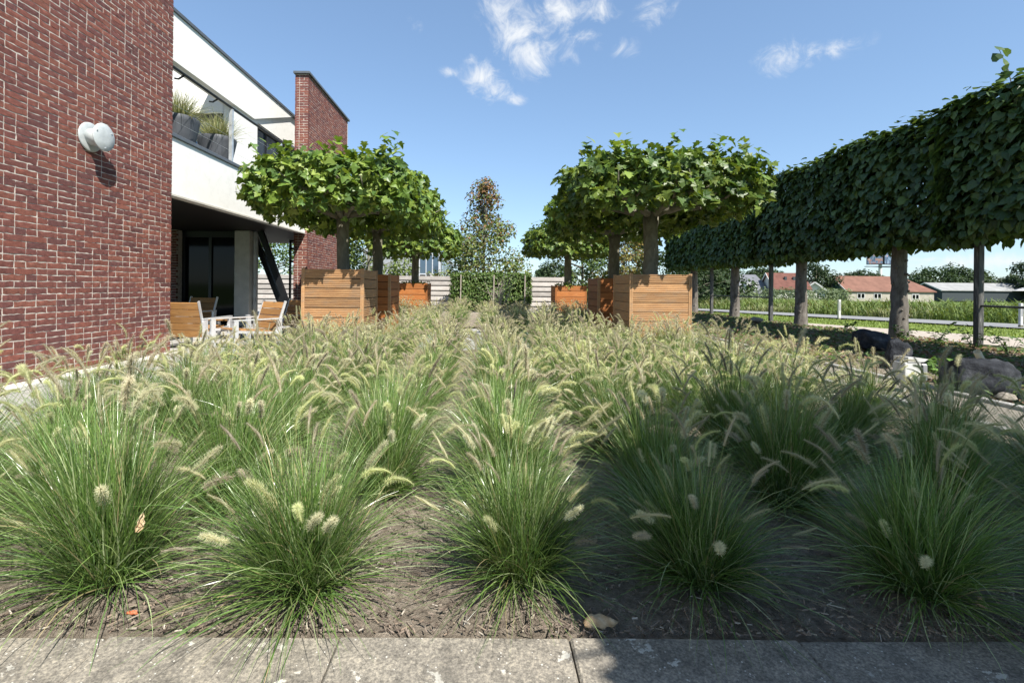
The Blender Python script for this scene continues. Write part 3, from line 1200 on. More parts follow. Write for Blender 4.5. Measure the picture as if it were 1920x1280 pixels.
def leaf_curl(name, loc, rot, size, mat, label, cat='leaf', seed=3, curl=2.3):
    r2 = random.Random(seed)
    nu, nv = 15, 9
    V_, F_ = [], []
    for i in range(nu):
        u = i / (nu - 1)
        w = .36 * math.sin(PI * min(1, max(0, .04 + u * .94))) ** .7 * (1 + .18 * math.sin(u * 21 + seed)) + .012
        for j in range(nv):
            v_ = j / (nv - 1) * 2 - 1
            a_ = v_ * curl * (.6 + .7 * u)
            rad_ = w / max(curl * (.6 + .7 * u), .2)
            x = math.sin(a_) * rad_ * 1.05
            z = (1 - math.cos(a_)) * rad_ + .22 * (u - .45) ** 2 * 2 + .05 * math.sin(u * 13 + v_ * 4) + .03 * math.cos(v_ * 9 + u * 7) + r2.uniform(-.008, .008)
            V_.append((x + .05 * math.sin(u * 5), u, z))
    for i in range(nu - 1):
        for j in range(nv - 1):
            a_ = i * nv + j
            F_.append((a_, a_ + 1, a_ + 1 + nv, a_ + nv))
    me = bpy.data.meshes.new(name)
    me.from_pydata([Vector(p) * size for p in V_], [], F_)
    me.polygons.foreach_set("use_smooth", np.ones(len(F_), dtype=bool))
    me.materials.append(mat)
    o = link(name, me, None, loc, rot)
    sol = o.modifiers.new('sol', 'SOLIDIFY')
    sol.thickness = .0007
    tag(o, label, cat)
    return o


leaf_curl('dry_leaf', (.295, 1.40, .022), Matrix(((-.1, .97, .05), (.75, .1, .645), (.65, .15, -.74))).to_euler(), .1, M['dryleaf'], 'curled tan dry leaf lying against the edge of the front slabs')
leaf_curl('dry_leaf', (-1.10, 1.52, .21), (R(60), R(20), R(30)), .055, M['dryleaf'], 'small pale dry leaf caught in the blades of a front grass clump')
leaf_curl('dry_leaf', (-1.03, 1.43, .012), (R(10), R(5), R(100)), .03, plain('red_leaf', (.42, .12, .05)), 'tiny red brown leaf on the mulch beside a front grass clump')

# ------------------------------------------------------------------ leaves and trees
PLANE_T = np.array([(0, .36, 0), (0, 0, 0), (.24, -.1, 0), (.50, .02, 0), (.36, .2, 0), (.60, .44, 0), (.31, .5, 0), (.24, .7, 0), (0, 1, 0),
                    (-.24, .7, 0), (-.31, .5, 0), (-.60, .44, 0), (-.36, .2, 0), (-.50, .02, 0), (-.24, -.1, 0)])
PLANE_F = np.array([(0, k, k + 1) for k in range(1, 14)] + [(0, 14, 1)])
LIME_T = np.array([(0, .4, 0), (0, 0, 0), (.28, -.07, 0), (.47, .2, 0), (.36, .6, 0), (0, 1, 0), (-.36, .6, 0), (-.47, .2, 0), (-.28, -.07, 0)])
LIME_F = np.array([(0, k, k + 1) for k in range(1, 8)] + [(0, 8, 1)])
OVAL_T = np.array([(0, 0, 0), (.26, .4, 0), (0, 1, 0), (-.26, .4, 0)])
OVAL_F = np.array([(0, 1, 2), (0, 2, 3)])


def shape_leaf(T, r_, fold, curl):
    t_ = T.copy()
    t_[:, 2] = fold * np.abs(t_[:, 0]) - curl * t_[:, 1] ** 2
    return t_


def norm(a):
    return a / np.maximum(np.linalg.norm(a, axis=-1, keepdims=True), 1e-6)


def leaf_frames(nrm, tip):
    nrm = norm(nrm)
    tip = tip - nrm * np.sum(tip * nrm, 1, keepdims=True)
    tip = norm(tip)
    sx = np.cross(tip, nrm)
    return np.stack([sx, tip, nrm], 2)   # columns


def leaves_np(P, nrm, tip, size, T, F, r_, pal, var=.22):
    n = len(P)
    B = leaf_frames(nrm, tip)
    fold = r_.normal(.18, .16, n)
    curl = r_.normal(.18, .14, n)
    t_ = np.repeat(T[None], n, 0)
    t_[:, :, 2] = fold[:, None] * np.abs(t_[:, :, 0]) - curl[:, None] * t_[:, :, 1] ** 2 + r_.normal(0, .03, t_.shape[:2])
    V_ = np.einsum('nij,nkj->nki', B, t_ * size[:, None, None]) + P[:, None, :]
    k = len(T)
    F_ = (F[None] + (np.arange(n) * k)[:, None, None]).reshape(-1, F.shape[1])
    pal = np.array(pal)
    c = pal[r_.integers(0, len(pal), n)] * r_.uniform(1 - var, 1 + var, (n, 1))
    return V_.reshape(-1, 3), F_, np.repeat(c, k, 0)


PAL_PLANE = [(.14, .215, .035), (.105, .175, .032), (.18, .255, .045), (.07, .13, .03), (.22, .285, .06), (.11, .18, .055)]
plane_leaf_mesh = []
for i in range(8):
    r_ = np.random.default_rng(700 + i)
    t_ = shape_leaf(PLANE_T, r_, r_.uniform(-.05, .4), r_.uniform(0, .35))
    me = np_mesh('leaf', t_, PLANE_F, M['leaf'], np.tile(np.array(PAL_PLANE[i % 6]) * 1.12, (len(t_), 1)))
    plane_leaf_mesh.append(me)
lime_leaf_mesh = []
PAL_LIME = [(.06, .108, .03), (.078, .132, .034), (.044, .084, .027), (.105, .162, .042), (.068, .118, .042), (.05, .095, .03)]
for i in range(6):
    r_ = np.random.default_rng(730 + i)
    t_ = shape_leaf(LIME_T, r_, r_.uniform(-.05, .3), r_.uniform(0, .35))
    lime_leaf_mesh.append(np_mesh('leaf', t_, LIME_F, M['lime'], np.tile(np.array(PAL_LIME[i % 6]) * 1.1, (len(t_), 1))))


def slab_points(n, half, r_, power=4.0, inner=.4, lump=.1):
    p = r_.uniform(-1, 1, (n, 3))
    m = (np.abs(p) ** power).sum(1) ** (1 / power)
    p = p / m[:, None]
    outn = np.sign(p) * np.abs(p) ** (power - 1)
    shr = 1 - inner * r_.uniform(0, 1, n) ** 2.2
    lumpf = 1 + lump * (np.sin(p[:, 0] * 7 + 2) * np.sin(p[:, 1] * 6 + 1) + .6 * np.sin(p[:, 0] * 15 + p[:, 1] * 11 + p[:, 2] * 9))
    q = p * (shr * lumpf)[:, None] * np.array(half)
    return q, norm(outn), shr


def place_single_leaves(parent, P, nrm, tip, size, meshes, r_):
    B = leaf_frames(nrm, tip)
    for i in range(len(P)):
        Mx = Matrix(B[i].tolist()).to_4x4()
        o = link('leaf', meshes[int(r_.integers(0, len(meshes)))], parent)
        s_ = float(size[i])
        o.matrix_basis = Matrix.Translation(P[i].tolist()) @ Mx @ Matrix.Scale(s_, 4)


class PlaneCrown:
    pass


def plane_crown(seed, n=7000, half=(1.3, 1.3, .49), shoots=80, size=(.072, .16)):
    r_ = np.random.default_rng(seed)
    q, on, shr = slab_points(n, half, r_, 4.0, .38, .09)
    rim = np.abs(q[:, :2]).max(1) > .7 * half[0]
    keep = (q[:, 2] > .05 * half[2]) & ((shr > .72) | rim) | rim & (q[:, 2] > -.75 * half[2]) & (r_.uniform(0, 1, n) < .85)
    keep |= r_.uniform(0, 1, n) < .03
    q, on = q[keep], on[keep]
    m = len(q)
    rad = norm(np.stack([q[:, 0], q[:, 1], np.zeros(m)], 1))
    nrm = on * .6 + np.array((0, 0, .55)) + r_.normal(0, .55, (m, 3))
    tip = rad * .6 + np.array((0, 0, -.65)) + r_.normal(0, .6, (m, 3))
    # droop skirt
    sz = r_.uniform(size[0], size[1], m)
    P, N, T, S = [q], [nrm], [tip], [sz]
    for k in range(shoots):
        a_ = r_.uniform(-1, 1, 2) * .92
        top = np.array((a_[0] * half[0], a_[1] * half[1], half[2] * .85))
        hgt = r_.uniform(.08, .34)
        kk = r_.integers(3, 8)
        for j in range(kk):
            f_ = (j + 1) / kk
            P.append((top + np.array((r_.normal(0, .05), r_.normal(0, .05), hgt * f_)))[None])
            an_ = r_.uniform(0, 2 * PI)
            d_ = np.array((math.cos(an_), math.sin(an_), .2))
            N.append((np.array((0, 0, 1.)) + d_ * .6)[None])
            T.append((d_ + np.array((0, 0, -.3)))[None])
            S.append(np.array([r_.uniform(.08, .15)]))
    return np.concatenate(P), np.concatenate(N), np.concatenate(T), np.concatenate(S)


crown_sets = []
for sd in (11, 12, 13, 14):
    P, N_, T_, S_ = plane_crown(sd) if sd < 14 else plane_crown(sd, 11000, size=(.13, .2))
    r_ = np.random.default_rng(sd + 100)
    order = r_.permutation(len(P))
    # single leaves: those on the outside of the sunny front
    score = -P[:, 1] * .8 + P[:, 2] * 1.2 + r_.uniform(0, 1.2, len(P))
    order = np.argsort(-score)
    a_, b_ = order[:300], order[300:]
    Vb, Fb, Cb = leaves_np(P[b_], N_[b_], T_[b_], S_[b_], PLANE_T, PLANE_F, r_, PAL_PLANE)
    rest = np_mesh('crown', Vb, Fb, M['leaf'], Cb)
    Va, Fa, Ca = leaves_np(P, N_, T_, S_, PLANE_T, PLANE_F, r_, PAL_PLANE)
    whole = np_mesh('crown', Va, Fa, M['leaf'], Ca)
    crown_sets.append((rest, whole, (P[a_], N_[a_], T_[a_], S_[a_])))


def plane_tree(x, y, cz, label, group, cset, single, sc=1.0, base=1.0, rad=.115, rz=0.0, wide=1.0):
    root = empty('plane_tree', (x, y, 0), 0, label, 'tree', group)
    r_ = random.Random(int(x * 100) + int(y * 10))
    fork = cz - .34
    tr = MB()
    zs_ = np.linspace(base - .15, fork, 7)
    tr.tube([(r_.uniform(-.012, .012), r_.uniform(-.012, .012), z) for z in zs_], [rad * (1.05 - .14 * (i / 6)) for i in range(6)] + [rad * 1.12], 14, True)
    tr.tube([(0, 0, fork - .03), (0, 0, fork + .12)], [rad * 1.1, rad * .55], 12)
    tr.build('trunk', M['bark'], root, True)
    nl = 7
    for k in range(nl):
        an_ = 2 * PI * (k + r_.uniform(-.2, .2)) / nl + rz
        mb = MB()
        L = 1.25 * sc * r_.uniform(.85, 1.1)
        pts, rads = [], []
        for j in range(7):
            f_ = j / 6
            wob = .05 * math.sin(j * 1.7 + k)
            pts.append((math.cos(an_ + wob) * (L * f_ + .03), math.sin(an_ + wob) * (L * f_ + .03), fork + .0 + .26 * (1 - (1 - f_) ** 2) - .05 * f_ + .02 * math.sin(j * 2.1 + k)))
            rads.append(rad * (.58 - .36 * f_))
        mb.tube(pts, rads, 8)
        for j in (2, 3, 4, 5):
            p = Vector(pts[j])
            for sd_ in (-1, 1):
                a2 = an_ + sd_ * r_.uniform(.5, 1.1)
                l2 = r_.uniform(.3, .6) * sc
                mb.tube([p, p + Vector((math.cos(a2) * l2 * .5, math.sin(a2) * l2 * .5, .06)), p + Vector((math.cos(a2) * l2, math.sin(a2) * l2, .22))], [rad * .22, rad * .15, rad * .06], 6)
        mb.build('limb', M['bark'], root, True)
    rest, whole, (P, N_, T_, S_) = crown_sets[cset]
    cr = link('crown', rest if single else whole, root, (0, 0, cz), (0, 0, 0), 'stuff')
    cr.scale = (sc * wide, sc, sc)
    if single:
        place_single_leaves(cr, P, N_, T_, S_, plane_leaf_mesh, np.random.default_rng(5))
    return root


GT = 'flat topped plane trees in the wooden planters'
plane_tree(-2.45, 8.2, 2.50, 'flat topped plane tree in the nearest ribbed planter beside the house', GT, 0, True, rad=.105)
plane_tree(2.80, 8.2, 2.58, 'flat topped plane tree in the nearest ribbed planter beside the pleached hedge', GT, 1, True, rad=.125, rz=.4, wide=1.12)
plane_tree(-2.35, 10.35, 2.52, 'plane tree standing in the shaded middle planter on the house side', GT, 2, True, rad=.11, rz=.2)
plane_tree(2.78, 10.5, 2.52, 'plane tree in the shaded middle planter on the hedge side', GT, 0, True, rad=.12, rz=.7)
plane_tree(-2.33, 15.7, 2.38, 'farthest plane tree on the house side, above the bright orange planter', GT, 1, False, rad=.12, rz=.1, sc=1.05)
plane_tree(2.66, 15.7, 2.41, 'farthest plane tree on the hedge side, above the bright orange planter', GT, 2, False, rad=.12, rz=.5, sc=1.0)
# the neighbour of the same row beside the camera, whose crown shades the right front
plane_tree(3.62, -.6, 2.62, 'plane tree beside the front slabs shading the right end of the front row', GT, 3, False, rad=.12, rz=.3, sc=1.34)

# planters
def ribbed_plank(L, hgt, dep, ribs):
    prof = [(-dep, -hgt / 2), ]
    prof = []
    if ribs:
        step = hgt / ribs
        for k in range(ribs):
            z = -hgt / 2 + k * step
            prof += [(-.007, z), (-.007, z + step * .34), (0, z + step * .44), (0, z + step * .94)]
        prof += [(-.007, hgt / 2)]
    else:
        prof = [(-.003, -hgt / 2), (0, -hgt / 2 + .004), (0, hgt / 2 - .004), (-.003, hgt / 2)]
    prof += [(-dep, hgt / 2), (-dep, -hgt / 2)]
    mb = MB()
    # local: length along x, outward -y is face (profile first = outward)
    poly = [(-p[0], p[1]) for p in prof]       # y positive inwards
    mb.prism(poly, 'x', -L / 2, L / 2)
    return mb.mesh('plank', M['deck'] if ribs else M['plank'])


PL_R = ribbed_plank(.90, .145, .024, 5)
PL_S = ribbed_plank(.90, .142, .024, 0)
PL_T = ribbed_plank(.90, .166, .024, 0)


def planter(x, y, rows, pitch, plank, mat, label, group, postw=.055):
    root = empty('planter', (x, y, 0), 0, label, 'planter', group)
    H = rows * pitch
    for side in range(4):
        an_ = side * PI / 2
        Rm = Matrix.Rotation(an_, 4, 'Z')
        for k in range(rows):
            p = Rm @ Vector((0, -.495, pitch * (k + .5)))
            link('plank', plank, root, p, (0, 0, an_))
    for sx in (-1, 1):
        for sy in (-1, 1):
            mb = MB()
            xa, ya = sx * .5, sy * .5
            # two grooved corner boards
            w = .05
            for j in range(2):
                mb.box((min(xa, xa - sx * .024) if True else 0, min(ya - sy * (j * .027), ya - sy * (j * .027 + .024)), 0),
                       (max(xa, xa - sx * .024), max(ya - sy * (j * .027), ya - sy * (j * .027 + .024)), H + .012))
                if j:
                    mb.box((min(xa - sx * .027, xa - sx * .051), min(ya, ya - sy * .024), 0),
                           (max(xa - sx * .027, xa - sx * .051), max(ya, ya - sy * .024), H + .012))
            mb.build('corner_post', mat, root)
    MB().box((-.47, -.47, H - .12), (.47, .47, H - .08)).build('soil', M['soil'], root)
    MB().box((-.466, -.466, .0), (.466, .466, H - .125)).build('liner', M['room'], root)
    return root


GP = 'hardwood planters under the plane trees'
planter(-2.47, 8.2, 8, .157, PL_R, M['deck'], 'ribbed brown hardwood planter nearest to the house, sunlit on front and side', GP)
planter(2.80, 8.2, 8, .153, PL_R, M['deck'], 'ribbed brown hardwood planter nearest on the hedge side, leaf shadows on its front', GP)
planter(-2.46, 10.3, 8, .153, PL_S, M['deck'], 'dark shaded hardwood planter directly behind the ribbed one on the house side', GP)
planter(2.80, 10.4, 8, .15, PL_S, M['deck'], 'dark shaded hardwood planter directly behind the ribbed one on the hedge side', GP)
planter(-2.36, 15.6, 6, .18, PL_T, M['plank'], 'bright orange smooth board planter far back on the house side by the fence', GP)
planter(2.68, 15.7, 6, .175, PL_T, M['plank'], 'bright orange smooth board planter far back on the hedge side by the fence', GP)
planter(3.62, -.6, 8, .153, PL_R, M['deck'], 'ribbed hardwood planter beside the front slabs at the right', GP)


# low plants in the far planters
def leaf_heap(name, cx_, cy_, cz_, half, n, size, pal, label, cat, mat='farleaf', seed=1, T=OVAL_T, F=OVAL_F, group=None, kind=None, parent=None, power=2.5):
    r_ = np.random.default_rng(seed)
    q, on, _ = slab_points(n, half, r_, power, .6, .15)
    nrm = on * .8 + np.array((0, 0, .6)) + r_.normal(0, .5, (n, 3))
    tip = on + r_.normal(0, .6, (n, 3)) + np.array((0, 0, .1))
    V_, F_, C_ = leaves_np(q, nrm, tip, r_.uniform(size * .6, size * 1.2, n), T, F, r_, pal)
    o = link(name, np_mesh(name, V_, F_, M[mat], C_), parent, (cx_, cy_, cz_), kind=kind)
    if label:
        tag(o, label, cat, group)
    return o


for sx, lb in ((-2.36, 'house'), (2.68, 'hedge')):
    leaf_heap('low_plant', sx, 15.65, 1.04, (.44, .44, .10), 420, .09, [(.22, .27, .05), (.28, .32, .07)], f'yellow green cushion plant filling the far planter on the {lb} side', 'plant', seed=int(sx * 10) + 60, group='cushion plants in the far planters')

# ------------------------------------------------------------------ pleached limes
GH = 'pleached lime trees forming the raised hedge'
HX = 8.0
LIME_X = {3.2: 7.72, 6.25: 7.88}
lime_sets = []
for sd in (31, 32, 33):
    r_ = np.random.default_rng(sd)
    n = 9000
    q, on, shr = slab_points(n, (.5, 1.68, 1.06), r_, 12.0, .45, .05)
    # thin the hidden far side a little
    keep = (q[:, 0] < .25) | (r_.uniform(0, 1, n) < .75)
    q, on = q[keep], on[keep]
    m = len(q)
    nrm = on * .8 + np.array((0, 0, .62)) + r_.normal(0, .27, (m, 3))
    tip = on * .35 + np.array((0, 0, -.9)) + r_.normal(0, .33, (m, 3))
    sz = r_.uniform(.10, .18, m)
    # top shoots
    ks = 160
    tx = np.stack([r_.uniform(-.45, .45, ks), r_.uniform(-1.55, 1.55, ks), 1.05 + r_.uniform(0, .16, ks)], 1)
    tn = np.stack([r_.normal(0, .4, ks), r_.normal(0, .4, ks), np.ones(ks)], 1)
    tt = np.stack([r_.normal(0, 1, ks), r_.normal(0, 1, ks), r_.normal(0, .3, ks)], 1)
    q, nrm, tip, sz = np.concatenate([q, tx]), np.concatenate([nrm, tn]), np.concatenate([tip, tt]), np.concatenate([sz, r_.uniform(.08, .13, ks)])
    # hanging sprays under the screen
    kb = 420
    sx_ = r_.uniform(-1.6, 1.6, 26)
    si = r_.integers(0, 26, kb)
    bx_ = np.stack([r_.uniform(-.5, .5, kb), sx_[si] + r_.normal(0, .09, kb), -1.0 - r_.uniform(0, .22, kb) * (.4 + .6 * np.sin(si * 2.3) ** 2)], 1)
    q = np.concatenate([q, bx_]); sz = np.concatenate([sz, r_.uniform(.09, .15, kb)])
    nrm = np.concatenate([nrm, np.stack([-np.ones(kb), r_.normal(0, .5, kb), .4 * np.ones(kb)], 1) + r_.normal(0, .3, (kb, 3))])
    tip = np.concatenate([tip, np.array((-.2, 0, -1.)) + r_.normal(0, .3, (kb, 3))])
    score = -q[:, 0] * 2 + r_.uniform(0, .35, len(q)) - .15 * np.abs(q[:, 1])
    order = np.argsort(-score)
    a_, b_ = order[:300], order[300:]
    Vb, Fb, Cb = leaves_np(q[b_], nrm[b_], tip[b_], sz[b_], LIME_T, LIME_F, r_, PAL_LIME)
    rest = np_mesh('crown', Vb, Fb, M['lime'], Cb)
    Va, Fa, Ca = leaves_np(q, nrm, tip, sz, LIME_T, LIME_F, r_, PAL_LIME)
    lime_sets.append((rest, np_mesh('crown', Va, Fa, M['lime'], Ca), (q[a_], nrm[a_], tip[a_], sz[a_])))


def lime_tree(y, label, cset, single, burr=True):
    root = empty('lime_tree', (LIME_X.get(y, HX), y, .06), 0, label, 'tree', GH)
    r_ = random.Random(int(y * 100))
    mb = MB()
    zs_ = np.linspace(-.15, 2.0, 12)
    mb.tube([(r_.uniform(-.012, .012), r_.uniform(-.012, .012), z) for z in zs_], [.185, .16, .148, .14, .136, .132, .128, .126, .124, .122, .12, .12], 16)
    for k in range(11):
        an_ = r_.uniform(PI * .9, PI * 2.1)
        z = r_.uniform(.25, 1.6)
        p = Vector((math.cos(an_) * .13, math.sin(an_) * .13, z))
        mb.tube([p, p + Vector((math.cos(an_), math.sin(an_), .3)) * .03], [.028, .016], 6)
    mb.build('trunk', M['limebark'], root, True)
    fr_ = MB()
    for z in (2.0, 2.6, 3.2):
        fr_.tube([(0, -1.5, z), (0, 0, z - .05), (0, 1.5, z)], [.012, .04, .012], 6)
    fr_.tube([(0, 0, 1.9), (0, 0, 3.6)], [.11, .03], 8)
    fr_.build('limb', M['limebark'], root, True)
    rest, whole, (P, N_, T_, S_) = lime_sets[cset]
    cr = link('crown', rest if single else whole, root, (0, 0, 2.92 if y < 10 else 2.86), kind='stuff')
    if single:
        place_single_leaves(cr, P, N_, T_, S_, lime_leaf_mesh, np.random.default_rng(int(y)))
    return root


LY = [3.2, 6.25, 9.3, 12.2, 15.45, 18.5]
LL = ['pleached lime tree overhead at the right picture edge, trunk out of view',
      'pleached lime tree whose dark crown fills the upper right corner, with a loose shoot above',
      'pleached lime tree with the broad nearest visible trunk, by the dark rocks',
      'pleached lime tree with the second visible trunk, in front of the red roofed house',
      'pleached lime tree with the third visible trunk, beside the thin rail',
      'farthest pleached lime tree, its trunk beside the ribbed planter']
for k, (y, lb) in enumerate(zip(LY, LL)):
    lime_tree(y, lb, k % 3, k in (1, 2, 3))
lt_ = [o for o in bpy.data.objects if o.name.startswith('lime_tree')][1]
mb = MB()
mb.tube([(-.2, .75, 3.75), (-.25, .8, 4.2), (-.32, .86, 4.52)], [.008, .006, .003], 5)
mb.build('shoot', M['limebark'], lt_)
for k, (dx, dz) in enumerate(((-.05, 4.5), (.06, 4.43), (-.08, 4.36), (.05, 4.28), (.0, 4.18), (-.06, 4.1))):
    o = link('leaf', lime_leaf_mesh[k % 6], lt_, (-.28 + dx, .82, dz), (R(60 + 20 * k), R(15 * k), R(70 * k)))
    o.scale = (.14, .14, .14)
# hedge frame posts and rails
GPST = 'steel frame posts under the pleached hedge'
for y, lb, rail in ((7.78, 'dark steel post near the right picture edge carrying the hedge frame', (7.78, 3.0)),
                    (13.46, 'dark steel post between the second and third lime trunks', (13.46, 17.0)),
                    (17.0, 'dark steel post between the third and the farthest lime trunk', None)):
    root = empty('frame_post', (HX - .02, y, .05), 0, lb, 'post', GPST)
    MB().box((-.045, -.045, -.1), (.045, .045, 2.0), bev=.004).build('upright', M['poststeel'], root)
    if rail:
        MB().tube([(.0, .04, .72), (.0, rail[1] - y, .72)] if rail[1] > y else [(0, -.04, .72), (0, rail[1] - y, .72)], .018, 8).build('rail', M['poststeel'], root)

# ------------------------------------------------------------------ right hand ground cover, rocks, lamp
r_ = np.random.default_rng(55)
n = 30000
gx = r_.uniform(4.7, 8.45, n)
gy = 1.5 + 20 * r_.uniform(0, 1, n) ** 1.25
gmask = np.sin(gx * 2.1 + 1) * np.sin(gy * 1.3) + .6 * np.sin(gx * 5 + gy * 3.1) + r_.normal(0, .35, n)
dens = np.where(gy > 7.2, 1.7, .75)
keep = gmask + dens > 0.15
gx, gy = gx[keep], gy[keep]
n = len(gx)
gz = -.01 + berm(gx, gy) + r_.uniform(0.005, .06, n) + .02 * np.sin(gx * 4) * np.sin(gy * 3)
nrm = np.stack([r_.normal(-.15, .5, n), r_.normal(-.3, .5, n), np.ones(n)], 1)
tip = np.stack([r_.normal(0, 1, n), r_.normal(0, 1, n), r_.normal(.1, .35, n)], 1)
V, F, C = leaves_np(np.stack([gx, gy, gz], 1), nrm, tip, r_.uniform(.045, .10, n), OVAL_T, OVAL_F, r_,
                    [(.09, .15, .04), (.11, .175, .045), (.14, .14, .055), (.16, .105, .06), (.08, .125, .045), (.19, .12, .07)])
tag(link('ground_cover', np_mesh('ground_cover', V, F, M['farleaf'], C)), 'dark low ground cover under the pleached limes', 'ground cover', kind='stuff')
# bark and leaf litter on the berm
n = 5000
gx = r_.uniform(4.65, 8.5, n)
gy = 1.5 + 9 * r_.uniform(0, 1, n)
gz = berm(gx, gy) + r_.uniform(0, .025, n)
V, F, C = leaves_np(np.stack([gx, gy, gz], 1), np.stack([r_.normal(0, .4, n), r_.normal(0, .4, n), np.ones(n)], 1), r_.normal(0, 1, (n, 3)) * np.array((1, 1, .2)),
                    r_.uniform(.03, .07, n), OVAL_T, OVAL_F, r_, [(.21, .125, .085), (.14, .09, .062), (.27, .175, .12), (.10, .065, .05)])
tag(link('leaf_litter', np_mesh('leaf_litter', V, F, M['chip'], C)), 'brown leaf and bark litter under the hedge', 'litter', kind='stuff')
# taller herb sprigs along the path edge
sprig_lbl = ['green leafy sprig beside the nearest lime trunk', 'green leafy plant at the foot of the right steel post', 'leafy plant right of the right steel post',
             'leafy sprig left of the nearest lime trunk', 'small bright green fern beside the white box light', 'leafy sprig between nearest lime trunk and right steel post']
for k, (x, y, hgt) in enumerate(((7.75, 8.9, .28), (7.7, 7.55, .4), (7.75, 7.1, .35), (7.6, 10.1, .3), (4.95, 5.2, .2), (7.8, 8.3, .3))):
    root = empty('leafy_plant', (x, y, .06), 0, sprig_lbl[k], 'plant', 'leafy plants along the berm')
    rr2 = np.random.default_rng(900 + k)
    mb = MB()
    Ps = []
    for j in range(9):
        an_ = rr2.uniform(0, 2 * PI)
        l_ = hgt * rr2.uniform(.6, 1.1)
        e_ = Vector((math.cos(an_) * l_ * .6, math.sin(an_) * l_ * .6, l_))
        mb.tube([(0, 0, -.05), e_ * .5 + Vector((0, 0, .03)), e_], [.004, .003, .002], 4)
        for f_ in np.linspace(.35, 1, 7):
            Ps.append(np.array(e_) * f_ + rr2.normal(0, .02, 3))
    mb.build('stem', M['bark'], root)
    Ps = np.array(Ps)
    m = len(Ps)
    Vv, Ff, Cc = leaves_np(Ps, np.stack([rr2.normal(0, .5, m), rr2.normal(0, .5, m), np.ones(m)], 1), rr2.normal(0, 1, (m, 3)), rr2.uniform(.05, .1, m), OVAL_T, OVAL_F, rr2,
                           [(.10, .19, .04), (.14, .26, .05)] if k == 4 else [(.06, .12, .03), (.08, .14, .035)])
    link('foliage', np_mesh('foliage', Vv, Ff, M['farleaf'], Cc), root, kind='stuff')


def rock(x, y, z, s, label, seed, mat='rock', group='dark boulders edging the berm', name='boulder'):
    rr2 = np.random.default_rng(seed)
    import bmesh
    bm = bmesh.new()
    bmesh.ops.create_icosphere(bm, subdivisions=4, radius=1)
    ph = rr2.uniform(0, 6, 12)
    planes = [(norm(rr2.normal(0, 1, 3)), rr2.uniform(.62, .85)) for _ in range(11)]
    for v_ in bm.verts:
        p = np.array(v_.co)
        for nrm_, d_ in planes:
            ex = p @ nrm_ - d_
            if ex > 0:
                p = p - nrm_ * ex * .85
        nv = Vector((p[0] + seed * 3.7, p[1], p[2]))
        p = p * (1 + .16 * mnoise.fractal(nv * 1.6, .8, 2.1, 5) + .05 * mnoise.noise(nv * 9))
        v_.co = p * np.array(s) * .82
    me = bpy.data.meshes.new(name)
    bm.to_mesh(me)
    bm.free()
    me.materials.append(M[mat])
    me.polygons.foreach_set("use_smooth", np.ones(len(me.polygons), dtype=bool))
    o = link(name, me, None, (x, y, z), (0, 0, rr2.uniform(0, 6)))
    return tag(o, label, 'rock', group)


rock(6.0, 7.5, .2, (.36, .30, .27), 'dark grey boulder farthest back, left of the nearest lime trunk', 1)
rock(5.25, 6.1, .17, (.24, .2, .27), 'dark pointed boulder right behind the white box light', 2)
rock(4.80, 4.70, .13, (.36, .3, .32), 'large dark blue grey boulder right of the white box light', 3)
rock(4.95, 4.2, .04, (.28, .2, .17), 'dark boulder at the foot of the large boulder, nearest of all', 4)
for k, (x, y, s_, lb) in enumerate(((4.75, 5.6, .08, 'small pale stone left of the white box light'), (4.66, 4.3, .07, 'small pale stone at the gravel edge below the boulders'), (7.1, 12.6, .14, 'pale stone under the hedge beside the second steel post'),
                                    (4.72, 3.75, .09, 'small pale stone nearest the right picture edge'))):
    o = rock(x, y, .06 if k != 2 else .2, (s_ * 1.3, s_, s_ * .7), lb, 20 + k, 'gravel', 'small pale stones', 'stone')

lamp = empty('box_light', (4.22, 4.78, 0.0), R(8), 'white outdoor floodlight box with open lid standing among the grass plumes', 'outdoor light')
MB().box((-.15, -.08, .13), (.07, .08, .34), bev=.006).build('housing', M['whitebox'], lamp)
MB().box((.078, -.085, .13), (.15, .075, .32), bev=.006).build('side_box', M['whitebox'], lamp)
MB().box((.085, -.094, .145), (.14, -.0855, .305)).build('grey_plate', M['greyplate'], lamp)
lid = MB()
lid.prism([(-.12, .345), (.10, .345), (.16, .375), (-.12, .40)], 'y', -.09, .09)
lid.build('lid', M['whitebox'], lamp)
for x in (-.1, .02):
    MB().box((x, -.02, 0), (x + .04, .02, .13)).build('leg', M['whitebox'], lamp)
lamp.scale = (.82, .82, .88)
for z in (.17, .28):
    MB().tube([(.072, -.09, z), (.072, -.09, z + .03)], .008, 6).build('hinge', M['darksteel'], lamp)

pipe = MB()
pipe.lathe([(.034, 0), (.034, .25), (.028, .25), (.028, .2)], 20)
o = pipe.build('pipe_stub', M['pipe'], None, True, (5.68, 5.45, .12), (R(8), R(-34), 0))
tag(o, 'short pale cream pipe stub leaning out of the bark mulch', 'pipe')

